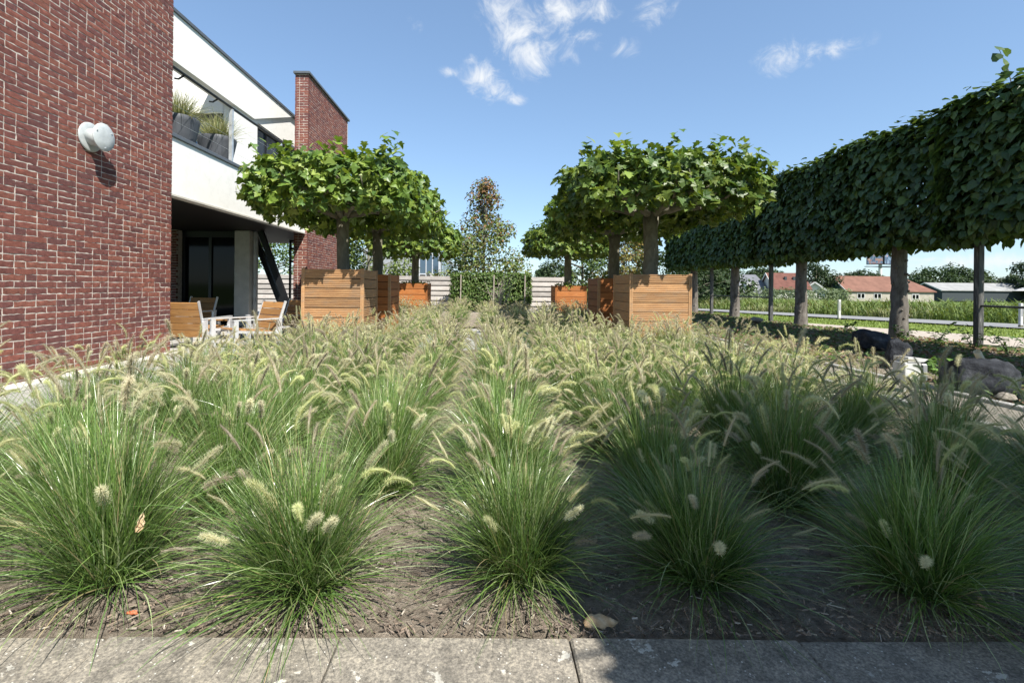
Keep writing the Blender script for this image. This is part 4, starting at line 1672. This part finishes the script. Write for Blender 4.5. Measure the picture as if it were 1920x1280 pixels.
# ------------------------------------------------------------------ fence, clipped hedge block
fence = empty('board_fence', (0, 19.7, 0), 0, 'weathered grey fence of overlapping horizontal boards at the end of the garden', 'fence')
board_mesh = MB().box((-.9, -.011, -.078), (.9, .011, .078), bev=.003).mesh('board', M['greywood'])
px_ = -13.1
i = 0
while px_ < 3.0:
    for k in range(7):
        z = .09 + .205 * k
        link('board', board_mesh, fence, (px_ + .9, -.03, z), (R(-3), 0, random.uniform(-.002, .002)))
        if k < 6:
            link('board', board_mesh, fence, (px_ + .9, .03, z + .1025), (R(3), 0, random.uniform(-.002, .002)))
    MB().box((px_ - .045, .045, 0), (px_ + .045, .12, 1.44), bev=.004).build('post', M['greywood'], fence)
    px_ += 1.805
    i += 1
MB().box((px_ - .045, -.03, 0), (px_ + .045, .09, 1.42), bev=.004).build('post', M['greywood'], fence)

hb = empty('clipped_hedge', (.18, 18.85, 0), 0, 'clipped dark evergreen hedge block on three pale stakes before the fence', 'hedge')
r_ = np.random.default_rng(77)
n = 11000
q, on, _ = slab_points(n, (1.56, .25, .70), r_, 10.0, .45, .03)
V, F, C = leaves_np(q, on * .9 + np.array((0, 0, .3)) + r_.normal(0, .5, (n, 3)), r_.normal(0, 1, (n, 3)), r_.uniform(.06, .11, n), OVAL_T * np.array((1.4, 1, 1)), OVAL_F, r_,
                    [(.10, .17, .04), (.125, .20, .05), (.07, .13, .035), (.19, .25, .085)])
link('foliage', np_mesh('foliage', V, F, M['lime'], C), hb, (0, 0, .82), kind='stuff')
MB().box((-1.3, -.05, .25), (1.3, .05, 1.3)).build('core', M['room'], hb)
for x in (-1.18, .1, 1.3):
    MB().tube([(x, -.29, 0), (x + .01, -.29, 1.45)], .022, 8).build('stake', M['twig'], hb)
bs = empty('bare_shrub', (.45, 17.75, 0), 0, 'bare twiggy shrub with pale stems before the clipped hedge', 'shrub')
mb = MB()
rr2 = random.Random(4)
for k in range(18):
    an_ = rr2.uniform(0, 2 * PI)
    l_ = rr2.uniform(.7, 1.75)
    sp = rr2.uniform(.1, .62)
    d_ = Vector((math.cos(an_) * sp, math.sin(an_) * sp * .5, 1)).normalized()
    p0 = Vector((rr2.uniform(-.1, .1), rr2.uniform(-.05, .05), 0))
    mid = p0 + d_ * l_ * .5 + Vector((rr2.uniform(-.08, .08), 0, 0))
    end = p0 + d_ * l_
    mb.tube([p0, mid, end], [.011, .008, .004], 4)
    for j in range(3):
        f_ = rr2.uniform(.4, .9)
        b_ = p0 + d_ * l_ * f_
        mb.tube([b_, b_ + Vector((rr2.uniform(-.3, .3), rr2.uniform(-.1, .1), rr2.uniform(.0, .25)))], [.006, .003], 3)
mb.build('twigs', M['twig'], bs, kind='stuff')

# ------------------------------------------------------------------ chairs and table on the patio
GC = 'teak and aluminium lounge chairs on the patio'
back_slat = MB().box((-.29, -.011, -.051), (.29, .011, .051), bev=.003).mesh('backrest_slat', M['teak'])
seat_slat = MB().box((-.29, -.055, -.011), (.29, .055, .011), bev=.003).mesh('seat_slat', M['teak'])


def chair(x, y, rz, label):
    root = empty('lounge_chair', (x, y, 0), rz, label, 'chair', GC)
    # faces +y ; backrest at the rear leaning backwards
    for k in range(5):
        z = .235 + .107 * k
        yy = -.22 - .035 * k
        link('backrest_slat', back_slat, root, (0, yy, z), (R(18), 0, 0))
    for k in range(4):
        link('seat_slat', seat_slat, root, (0, -.1 + .125 * k, .27 + .014 * k), (R(6), 0, 0))
    for sx in (-1, 1):
        xx = sx * .325
        MB().bar((xx, -.26, 0), (xx, -.26, .456), .05, .065, (0, 1, 0)).build('leg', M['alu'], root)
        MB().bar((xx, .43, 0), (xx, .43, .456), .05, .065, (0, 1, 0)).build('leg', M['alu'], root)
        MB().box((xx - .028, -.30, .457), (xx + .028, .47, .475)).build('armrest', M['alu'], root)
        MB().bar((sx * .296, -.2, .17), (sx * .296, -.385, .735), .02, .035, (0, 1, 0)).build('backrest_frame', M['alu'], root)
        MB().bar((xx, -.24, .24), (xx, .42, .30), .03, .04).build('side_rail', M['alu'], root)
    MB().box((-.3, -.24, .17), (-.22, -.2, .2)).build('bracket', M['alu'], root)
    return root


chair(-4.56, 7.5, 0, 'teak slatted lounge chair beside the brick corner, seen from behind')
chair(-3.66, 7.5, R(146), 'teak lounge chair half in shadow, standing in front of the pale column')
chair(-3.58, 8.45, R(150), 'teak lounge chair between the column and the ribbed planter')
chair(-5.75, 9.3, R(170), 'shaded teak lounge chair inside under the balcony, behind the nearest chair')
tb = empty('coffee_table', (-4.75, 8.75, 0), 0, 'low aluminium coffee table with grey slatted top between the chairs', 'table')
for k in range(5):
    link('top_slat', seat_slat, tb, (0, -.26 + .13 * k, .36))
for sx in (-1, 1):
    for sy in (-1, 1):
        MB().box((sx * .27 - .02, sy * .28 - .02, 0), (sx * .27 + .02, sy * .28 + .02, .348)).build('leg', M['alu'], tb)
box_ = empty('dark_tub', (-3.66, 9.5, 0), 0, 'dark square tub between the last chair and the ribbed planter', 'tub')
MB().box((-.2, -.2, 0), (.2, .2, .62), bev=.01).build('body', M['pot'], box_)
MB().box((-.215, -.215, .622), (.215, .215, .66), bev=.006).build('rim', M['pot'], box_)

# balcony pots
GB = 'slate grey pots with wispy grass on the balcony'
for x, y, lb in ((-4.98, 7.68, 'slate grey pot of wispy grass on the balcony beside the brick wing'), (-4.92, 8.72, 'slate grey pot of yellow wispy grass behind the balcony rail post')):
    root = empty('grass_pot', (x, y, 2.952), 0, lb, 'plant pot', GB)
    MB().lathe([(.19, 0), (.20, .02), (.315, .60), (.325, .66), (.315, .68), (.29, .68), (.28, .6), (.05, .59)], 40).build('pot', M['pot'], root, True)
    for j in range(2):
        o = link('foliage', short_fol[j], root, (.06 - .12 * j, .05 * j, .58), kind='stuff')
        o.scale = (1.9, 1.9, 1.45)
for k, (x, y) in enumerate(((-5.9, 8.6),)):
    root = empty('terrace_chair', (x, y, 2.952), R(20), 'dark chair on the balcony behind the grass pots', 'chair')
    MB().box((-.25, -.25, .42), (.25, .25, .46)).build('seat', M['darksteel'], root)
    MB().box((-.25, .22, .46), (.25, .25, .9)).build('backrest', M['darksteel'], root)
    for sx in (-1, 1):
        for sy in (-1, 1):
            MB().box((sx * .23 - .015, sy * .23 - .015, 0), (sx * .23 + .015, sy * .23 + .015, .42)).build('leg', M['darksteel'], root)


# ------------------------------------------------------------------ trees beyond the fence and far away
def leafy_tree(x, y, z0, hgt, base, half, n, size, pal, label, group=None, seed=1, cone=False, trunk=.12, branches=14, name='broadleaf_tree', kind=None, mat='farleaf', lumps=9):
    root = empty(name, (x, y, z0), 0, label, 'tree', group)
    r_ = np.random.default_rng(seed)
    cz = (hgt + base) / 2
    hz = (hgt - base) / 2
    mb = MB()
    mb.tube([(0, 0, -.3), (.02, 0, base * .6), (0, .02, cz), (.03, 0, hgt - .1 * hz)], [trunk, trunk * .85, trunk * .55, trunk * .1], 8)
    for k in range(branches):
        f_ = r_.uniform(.05, .92)
        zb = base + (hgt - base) * f_ * .9
        w = (1 - f_) if cone else math.sqrt(max(.05, 1 - (2 * f_ - 1) ** 2))
        an_ = r_.uniform(0, 2 * PI)
        l_ = half * w * r_.uniform(.7, 1.1)
        mb.tube([(0, 0, zb - .1 * hz), (math.cos(an_) * l_ * .5, math.sin(an_) * l_ * .5, zb + .06 * hz), (math.cos(an_) * l_, math.sin(an_) * l_, zb + .25 * hz * r_.uniform(.3, 1))],
                [trunk * .3, trunk * .18, trunk * .05], 5)
    mb.build('trunk', M['bark'], root, True)
    # clumps
    cl_ = []
    for k in range(lumps * 3):
        f_ = r_.uniform(0, 1) ** (1.25 if cone else 1)
        w = (1.02 - f_) ** .85 if cone else math.sqrt(max(.03, 1 - (2 * f_ - 1) ** 2)) * (1.05 - .25 * f_)
        an_ = r_.uniform(0, 2 * PI)
        rr_ = half * w * (.35 + .6 * r_.uniform(0, 1) ** .5)
        cl_.append((math.cos(an_) * rr_, math.sin(an_) * rr_, base + (hgt - base) * f_, (.22 if cone else .30) * half * r_.uniform(.7, 1.3) * (1.3 - .6 * f_ if cone else 1)))
    cl_ = np.array(cl_)
    w_ = cl_[:, 3] ** 2
    ci = r_.choice(len(cl_), n, p=w_ / w_.sum())
    d_ = norm(r_.normal(0, 1, (n, 3)))
    rad_ = r_.uniform(.35, 1.12, n) ** .6
    P = cl_[ci, :3] + d_ * (cl_[ci, 3] * rad_)[:, None] * np.array((1, 1, .8))
    nrm = d_ + np.array((0, 0, .55)) + r_.normal(0, .45, (n, 3))
    tip = r_.normal(0, 1, (n, 3)) + np.array((0, 0, -.2))
    pal = np.array(pal)
    if cone == 'autumn':
        hue = (P[:, 2] - base) / (hgt - base)
        pick = r_.uniform(0, 1, n) < np.clip(hue * 1.2 - .5, 0, .55)
    V_, F_, C_ = leaves_np(P, nrm, tip, r_.uniform(size * .65, size * 1.25, n), OVAL_T * np.array((1.5, 1, 1)), OVAL_F, r_, pal)
    if cone == 'autumn':
        br = np.array((.17, .095, .045)) * r_.uniform(.7, 1.3, (n, 1))
        Cn = C_.reshape(n, 4, 3)
        Cn[pick] = br[pick][:, None, :]
        C_ = Cn.reshape(-1, 3)
    cr = link('crown', np_mesh('crown', V_, F_, M[mat], C_), root, kind='stuff')
    return root


GRN = [(.075, .125, .03), (.095, .15, .035), (.06, .105, .028), (.12, .165, .045)]
DRK = [(.028, .05, .018), (.038, .065, .022), (.045, .075, .025), (.03, .052, .02)]
leafy_tree(-.15, 22.5, -.2, 6.0, .5, 2.7, 14000, .13, [(.10, .14, .035), (.08, .12, .03), (.13, .16, .05), (.15, .14, .05)], 'loose conical tree with rusty brown top behind the clipped hedge', None, 41, 'autumn', .11, 40, 'conical_tree', lumps=30)
leafy_tree(-5.3, 21.5, -.2, 4.2, .2, 1.9, 8000, .13, [(.14, .19, .05), (.17, .22, .06), (.11, .16, .04)], 'pale green leafy tree behind the fence between the planted trees and the house', 'trees just beyond the fence', 42, False, .1)
leafy_tree(-9.9, 22.0, -.2, 3.6, .3, 1.9, 3000, .13, GRN, 'green tree seen through the passage beneath the balcony', 'trees just beyond the fence', 43, False, .1)
leafy_tree(6.3, 22.0, -.2, 4.0, .3, 1.5, 3600, .13, [(.20, .17, .05), (.16, .16, .05), (.11, .14, .04), (.22, .15, .05)], 'yellowing tree behind the middle planter on the hedge side', 'trees just beyond the fence', 44, False, .1)
leafy_tree(4.6, 23.0, -.2, 3.6, .3, 1.6, 3600, .13, GRN, 'dark green tree behind the far planter on the hedge side', 'trees just beyond the fence', 45, False, .1)
leafy_tree(8.3, 26.0, -.2, 3.8, .2, 1.9, 3000, .16, DRK, 'dark tree behind the farthest lime trunk', 'trees just beyond the fence', 46, False, .1)
leafy_tree(13.5, 31.0, -.4, 3.9, .2, 2.1, 3200, .17, DRK, 'dark bushy tree just across the road behind the third lime trunk', 'trees just beyond the fence', 47, False, .1)


def at(px, d, py=None):
    """world x of a direction seen at the photo column px, at depth d"""
    return (px - 912) / 900 * d


far = [(1040, 60, 4.4, 2.6, DRK, 'small dark tree on the horizon left of the far hedge side planter'),
       (1018, 62, 3.6, 2.0, DRK, 'lowest dark tree on the horizon right of the clipped hedge'),
       (1428, 118, 7.2, 5.2, DRK, 'dark tree right behind the grey roofed house'),
       (1452, 125, 6.2, 5.0, DRK, 'dark tree between the grey roof and the red roof'),
       (1530, 112, 8.1, 4.9, DRK, 'round dark tree between the red roofed house and the long barn'),
       (1612, 150, 7.8, 6.5, DRK, 'broad dark tree behind the left end of the long barn'),
       (1745, 140, 8.4, 6.5, DRK, 'dark tree right of the nearest trunk behind the barn roof end'),
       (1790, 146, 9.2, 7.0, DRK, 'tallest dark tree of the row behind the barn'),
       (1835, 150, 7.6, 6.0, DRK, 'dark tree behind the right steel post'),
       (1925, 125, 9.4, 5.5, DRK, 'dark tree at the right picture edge behind the white shed'),
       (1880, 200, 7.0, 7.0, [(.07, .085, .06), (.085, .10, .07)], 'pale distant tree between the shed roof and the picture edge'),
       (1350, 46, 4.3, 2.9, DRK, 'dark bushy tree left of the third lime trunk'),
       (1320, 40, 4.1, 2.4, DRK, 'dark bushy tree beside the ribbed planter beyond the road'),
       (1480, 122, 5.6, 4.2, DRK, 'low dark tree behind the red roofed house')]
for k, (px, d, hgt, half, pal, lb) in enumerate(far):
    zb = -1.4 if px > 1200 else -.5
    leafy_tree(at(px, d), d, zb, hgt, .4, half, 4200, max(.28, d * .0045), pal, lb, 'trees on the horizon', 500 + k, False, .25, 6, lumps=16)

# willow bushes and reeds across the road
bush = [(1440, 70, 1.55), (1472, 72, 1.7), (1505, 66, 1.4), (1545, 70, 1.7), (1575, 74, 1.5), (1400, 64, 1.3)]
BL = ['left of the second steel post', 'right of the second steel post', 'touching the second lime trunk', 'right of the second lime trunk', 'before the gable of the barn', 'before the grey roofed house']
for k, (px, d, hw) in enumerate(bush):
    root = empty('willow_bush', (at(px, d), d, -1.3), 0, 'grey green willow bush ' + BL[k], 'bush', 'willow bushes beyond the reeds')
    leaf_heap('foliage', 0, 0, 1.25, (hw, hw, 1.35), 900, .35, [(.13, .17, .085), (.16, .20, .10), (.10, .14, .07)], None, None, seed=600 + k, parent=root, kind='stuff', power=2.2)
    MB().tube([(0, 0, -.2), (0, 0, 1.2)], [.15, .1], 6).build('trunk', M['bark'], root)

r_ = np.random.default_rng(66)
n = 60000
tt = r_.uniform(-3, 5, n)
dd = .35 + 28 * r_.uniform(0, 1, n) ** 1.8
ux, uy = -6.9 / 12.8, 10.8 / 12.8
nx2, ny2 = uy, -ux
gx = 19.3 + ux * tt * 9 + nx2 * dd
gy = 17.2 + uy * tt * 9 + ny2 * dd
gz = ground_height(gx, gy)
hgt = (.35 + .66 * np.clip(dd / 2.5, 0, 1)) * r_.uniform(.6, 1.15, n) + np.clip((dd - 3) / 12, 0, 1) * 1.0
az = r_.uniform(0, 2 * PI, n)
ln_ = r_.uniform(.1, .55, n)
wid = r_.uniform(.007, .024, n) * (1 + dd / 8)
p0 = np.stack([gx, gy, gz], 1)
dv = np.stack([np.cos(az) * ln_, np.sin(az) * ln_, np.ones(n)], 1) * hgt[:, None]
sd_ = np.stack([-np.sin(az), np.cos(az), np.zeros(n)], 1) * wid[:, None]
droop = np.stack([np.cos(az) * .25, np.sin(az) * .25, -.12 * np.ones(n)], 1) * hgt[:, None]
V = np.stack([p0 - sd_ * .5, p0 + sd_ * .5, p0 + dv * .65 + sd_, p0 + dv * .65 - sd_, p0 + dv + droop], 1).reshape(-1, 3)
# make quads by two parts: quad + tri stored as quads with a repeated row
V = np.stack([p0 - sd_ * .5, p0 + sd_ * .5, p0 + dv * .65 + sd_, p0 + dv * .65 - sd_, p0 + dv + droop + sd_ * .12, p0 + dv + droop - sd_ * .12], 1).reshape(-1, 3)
F = (np.array([(0, 1, 2, 3), (3, 2, 4, 5)])[None] + (np.arange(n) * 6)[:, None, None]).reshape(-1, 4)
pal = np.array([(.15, .215, .055), (.19, .25, .075), (.12, .18, .045), (.24, .28, .11), (.27, .27, .14)])
patch = np.clip((np.sin(gx * .9 + 1.7 * np.sin(gy * .5)) + np.sin(gy * 1.3)) * 1.1 + 2 + r_.normal(0, .9, n), 0, 4.99).astype(int)
C = np.repeat(pal[patch] * r_.uniform(.75, 1.25, (n, 1)), 6, 0)
tag(link('reeds', np_mesh('reeds', V, F, M['farleaf'], C)), 'tall rough reeds and herbs beyond the road', 'reeds', kind='stuff')
# short grass on the verge
n = 16000
tt = r_.uniform(-1.2, 2.2, n)
s_ = r_.uniform(0, 1, n)
pa = np.array(VL[0]) + (np.array(VL[1]) - np.array(VL[0])) * tt[:, None]
pb = np.array(RL[0]) + (np.array(RL[1]) - np.array(RL[0])) * tt[:, None]
pp = pa + (pb - pa) * s_[:, None]
az = r_.uniform(0, 2 * PI, n)
p0 = np.stack([pp[:, 0], pp[:, 1], np.full(n, -.145)], 1)
hgt = r_.uniform(.03, .09, n)
sd_ = np.stack([-np.sin(az), np.cos(az), np.zeros(n)], 1) * .012
dv = np.stack([np.cos(az) * .6, np.sin(az) * .6, np.ones(n)], 1) * hgt[:, None]
V = np.stack([p0 - sd_, p0 + sd_, p0 + dv], 1).reshape(-1, 3)
F = np.arange(n * 3).reshape(-1, 3)
pal = np.array([(.13, .18, .035), (.17, .22, .045), (.11, .16, .035)])
C = np.repeat(pal[r_.integers(0, 3, n)], 3, 0)
tag(link('verge_grass', np_mesh('verge_grass', V, F, M['farleaf'], C)), 'short bright mown grass along the road', 'grass', kind='stuff')

# marker posts by the road
for x, y, lb in ((13.75, 18.7, 'white wooden marker post with dark foot between two lime trunks'), (17.6, 15.8, 'white marker post by the road at the right picture edge')):
    root = empty('marker_post', (x, y, -.15), 0, lb, 'post', 'white marker posts along the road')
    MB().box((-.045, -.04, .06), (.045, .04, .78), bev=.008).build('shaft', M['whiteframe'], root)
    MB().box((-.046, -.041, -.1), (.046, .041, .058)).build('foot', M['bark'], root)
    MB().box((-.02, -.0435, .35), (.02, -.0405, .7)).build('plate', M['greyplate'], root)

# ------------------------------------------------------------------ far houses
def gable(name, x, y, z0, L, W, ze, zr, label, wallm, roofm, rz=0, hip=0.0, wins=(), over=.35, cat='house', group='houses across the polder', chim=0):
    root = empty(name, (x, y, 0), rz, label, cat, group)
    mb = MB()
    mb.box((-L / 2, -W / 2, z0), (L / 2, W / 2, ze))
    mb.prism([(-W / 2, ze), (W / 2, ze), (0, zr - .12)], 'x', -L / 2, -L / 2 + .2)
    mb.prism([(-W / 2, ze), (W / 2, ze), (0, zr - .12)], 'x', L / 2 - .2 - hip, L / 2 - hip)
    mb.build('wall', M[wallm], root)
    e = over
    sl = (zr - ze) / (W / 2)
    zl = ze - e * sl
    rf = MB()
    a, b = -L / 2 - e, L / 2 + e
    for sg in (-1, 1):
        rf.add([(a, sg * (W / 2 + e), zl), (b, sg * (W / 2 + e), zl), (b - hip, 0, zr), (a, 0, zr),
                (a, sg * (W / 2 + e), zl + .18), (b, sg * (W / 2 + e), zl + .18), (b - hip, 0, zr + .18), (a, 0, zr + .18)],
               [(0, 1, 2, 3), (4, 5, 6, 7), (0, 1, 5, 4), (1, 2, 6, 5), (2, 3, 7, 6), (3, 0, 4, 7)])
    if hip:
        rf.add([(b, -(W / 2 + e), zl + .17), (b, W / 2 + e, zl + .17), (b - hip, 0, zr + .17)], [(0, 1, 2)])
    ro = rf.build('roof', M[roofm], root)
    for k in range(chim):
        MB().box((-L * .1 + k * L * .25, -W * .25, (ze + zr) / 2), (-L * .1 + k * L * .25 + .4, -W * .25 + .4, (ze + zr) / 2 + .9)).build('chimney', M['darkwall'], ro)
    for (wx, wz, ww, wh) in wins:
        fo_ = MB().box((wx - ww / 2, -W / 2 - .06, wz), (wx + ww / 2, -W / 2 + .02, wz + wh)).build('window', M['whiteframe'], root)
        for s2 in (-1, 1):
            MB().box((wx + s2 * ww * .24 - ww * .19, -W / 2 - .075, wz + wh * .12), (wx + s2 * ww * .24 + ww * .19, -W / 2 - .055, wz + wh * .88)).build('pane', M['glass'], fo_)
    # barge board on the near gable end
    for sg in (-1, 1):
        MB().bar((-L / 2 - e - .05, sg * (W / 2 + e), zl + .05), (-L / 2 - e - .05, 0, zr + .05), .08, .28).build('barge_board', M['whiteframe'], root)
    return root


barn = gable('barn', 90.5, 112, -1.5, 19.5, 9.0, .95, 4.15, 'long low barn with a brown tiled roof and white windows across the reeds', 'stonewall', 'roofbrown', 0, 4.2,
             [(-6.6, -.85, 1.7, 1.25), (-2.9, -.85, 1.7, 1.25), (5.6, -.9, 1.6, 1.2)], cat='barn')
MB().prism([(-3.4, .75), (-.2, .75), (-.2, 3.0), (-1.4, 2.6), (-2.6, 1.5)], 'x', -9.86, -9.80).build('gable_panel', plain('green_gable', (.10, .19, .17)), barn)
gable('house', 62.0, 100, -1.5, 6.5, 7.0, 1.2, 4.3, 'white house with steep red tiled roof and small vents across the reeds', 'housewall', 'roofred', R(-8), 0, [(-2.2, .1, 1.8, 1.2)], chim=2)
gable('house', 67.5, 99, -1.5, 4.6, 4.0, .9, 2.5, 'small white gabled annex with red roof next to the red roofed house', 'housewall', 'roofred', R(60), 0, [])
h1 = gable('house', 55.5, 103, -1.5, 7.0, 7.0, .4, 3.95, 'house with dark grey mansard roof and a white dormer across the reeds', 'housewall', 'roofgrey', R(0), 1.6, [])
MB().box((-1.6, -3.6, .75), (.5, -2.0, 2.35)).build('dormer', M['whiteframe'], h1)
MB().box((-1.2, -3.63, 1.1), (.1, -3.605, 1.95)).build('pane', M['glass'], h1)
shed = gable('shed', 131, 128, -1.5, 26, 10, 1.25, 3.1, 'long low shed with pale sheet roof and dark glazed side at the right', 'darkwall', 'roofpale', R(-4), 0, [], cat='shed')
MB().prism([(-6, 1.3), (6, 1.3), (0, 3.3)], 'y', -9.2, -5.2).build('porch_gable', M['whiteframe'], shed, loc=(9.5, 0, 0))
for k in range(6):
    MB().box((4.0 + k * 2.1, -9.0, -1.4), (5.9 + k * 2.1, -8.9, 1.2)).build('pane', M['glass'], shed)
gable('shed', 101.5, 112, -1.5, 2.6, 3.2, .55, .9, 'tiny white lean-to between the barn and the shed', 'whiteframe', 'whiteframe', 0, 0, [], .05, 'shed')

# billboard mast
bb = empty('billboard', (at(1650, 200), 200, -1.4), 0, 'tall advertising billboard on a white mast above the barn roof', 'billboard')
MB().tube([(0, 0, 0), (0, 0, 16)], .62, 12).build('mast', M['whiteframe'], bb)
for sg, x0 in ((-1, -4.6), (1, .15)):
    fr_ = MB()
    Mx = Matrix.Translation((0, -1.6, 0)) @ Matrix.Rotation(sg * R(28), 4, 'Z')
    fr_.box((-5.6 if sg < 0 else 0.1, -.3, 13.2), (-.1 if sg < 0 else 5.6, .3, 19.2), Mx)
    pn = fr_.build('panel', M['darksteel'], bb)
    MB().box((-5.4 if sg < 0 else 0.3, -.34, 13.5), (-.3 if sg < 0 else 5.4, -.31, 18.9), Mx).build('poster', M['poster'], pn)
MB().bar((-9, -4, 12.2), (8, 2, 12.2), .25, .25).build('light_arm', M['darksteel'], bb)
MB().bar((8, -4, 12.4), (-5, 2, 12.4), .25, .25).build('light_arm', M['darksteel'], bb)

# modern office beyond the fence
of = empty('office_building', (0, 60, -.5), 0, 'grey modern office building with glazed corner beyond the fence', 'building')
MB().box((-15.5, 0, 0), (-8.5, 14, 6.2)).build('wall', M['greywall'], of)
MB().box((-8.495, .4, 0), (-5.85, 24, 5.6)).build('wall', M['palegrey'], of)
fr_ = MB()
for x in (-8.49, -7.66, -6.86, -6.05):
    fr_.box((x, .25, .5), (x + .12, .38, 5.55))
for z in (2.9, 5.4):
    fr_.box((-8.37, .26, z), (-6.05, .37, z + .15))
fo = fr_.build('window', M['palegrey'], of)
for k in range(3):
    MB().box((-8.36 + k * .82, .3, .5), (-7.70 + k * .82, .34, 2.9)).build('pane', M['glass'], fo)
    MB().box((-8.36 + k * .82, .3, 3.05), (-7.70 + k * .82, .34, 5.4)).build('pane', M['skyglass'], fo)
for k in range(9):
    y = 2 + k * 2.3
    fo = MB().box((-5.87, y, 2.6), (-5.80, y + 1.6, 5.0)).build('window', M['darksteel'], of)
    MB().box((-5.81, y + .12, 2.75), (-5.785, y + 1.48, 4.85)).build('pane', M['skyglass'], fo)
MB().box((-5.8, 14, 0), (-2.0, 30, 2.6)).build('low_wing', M['palegrey'], of)
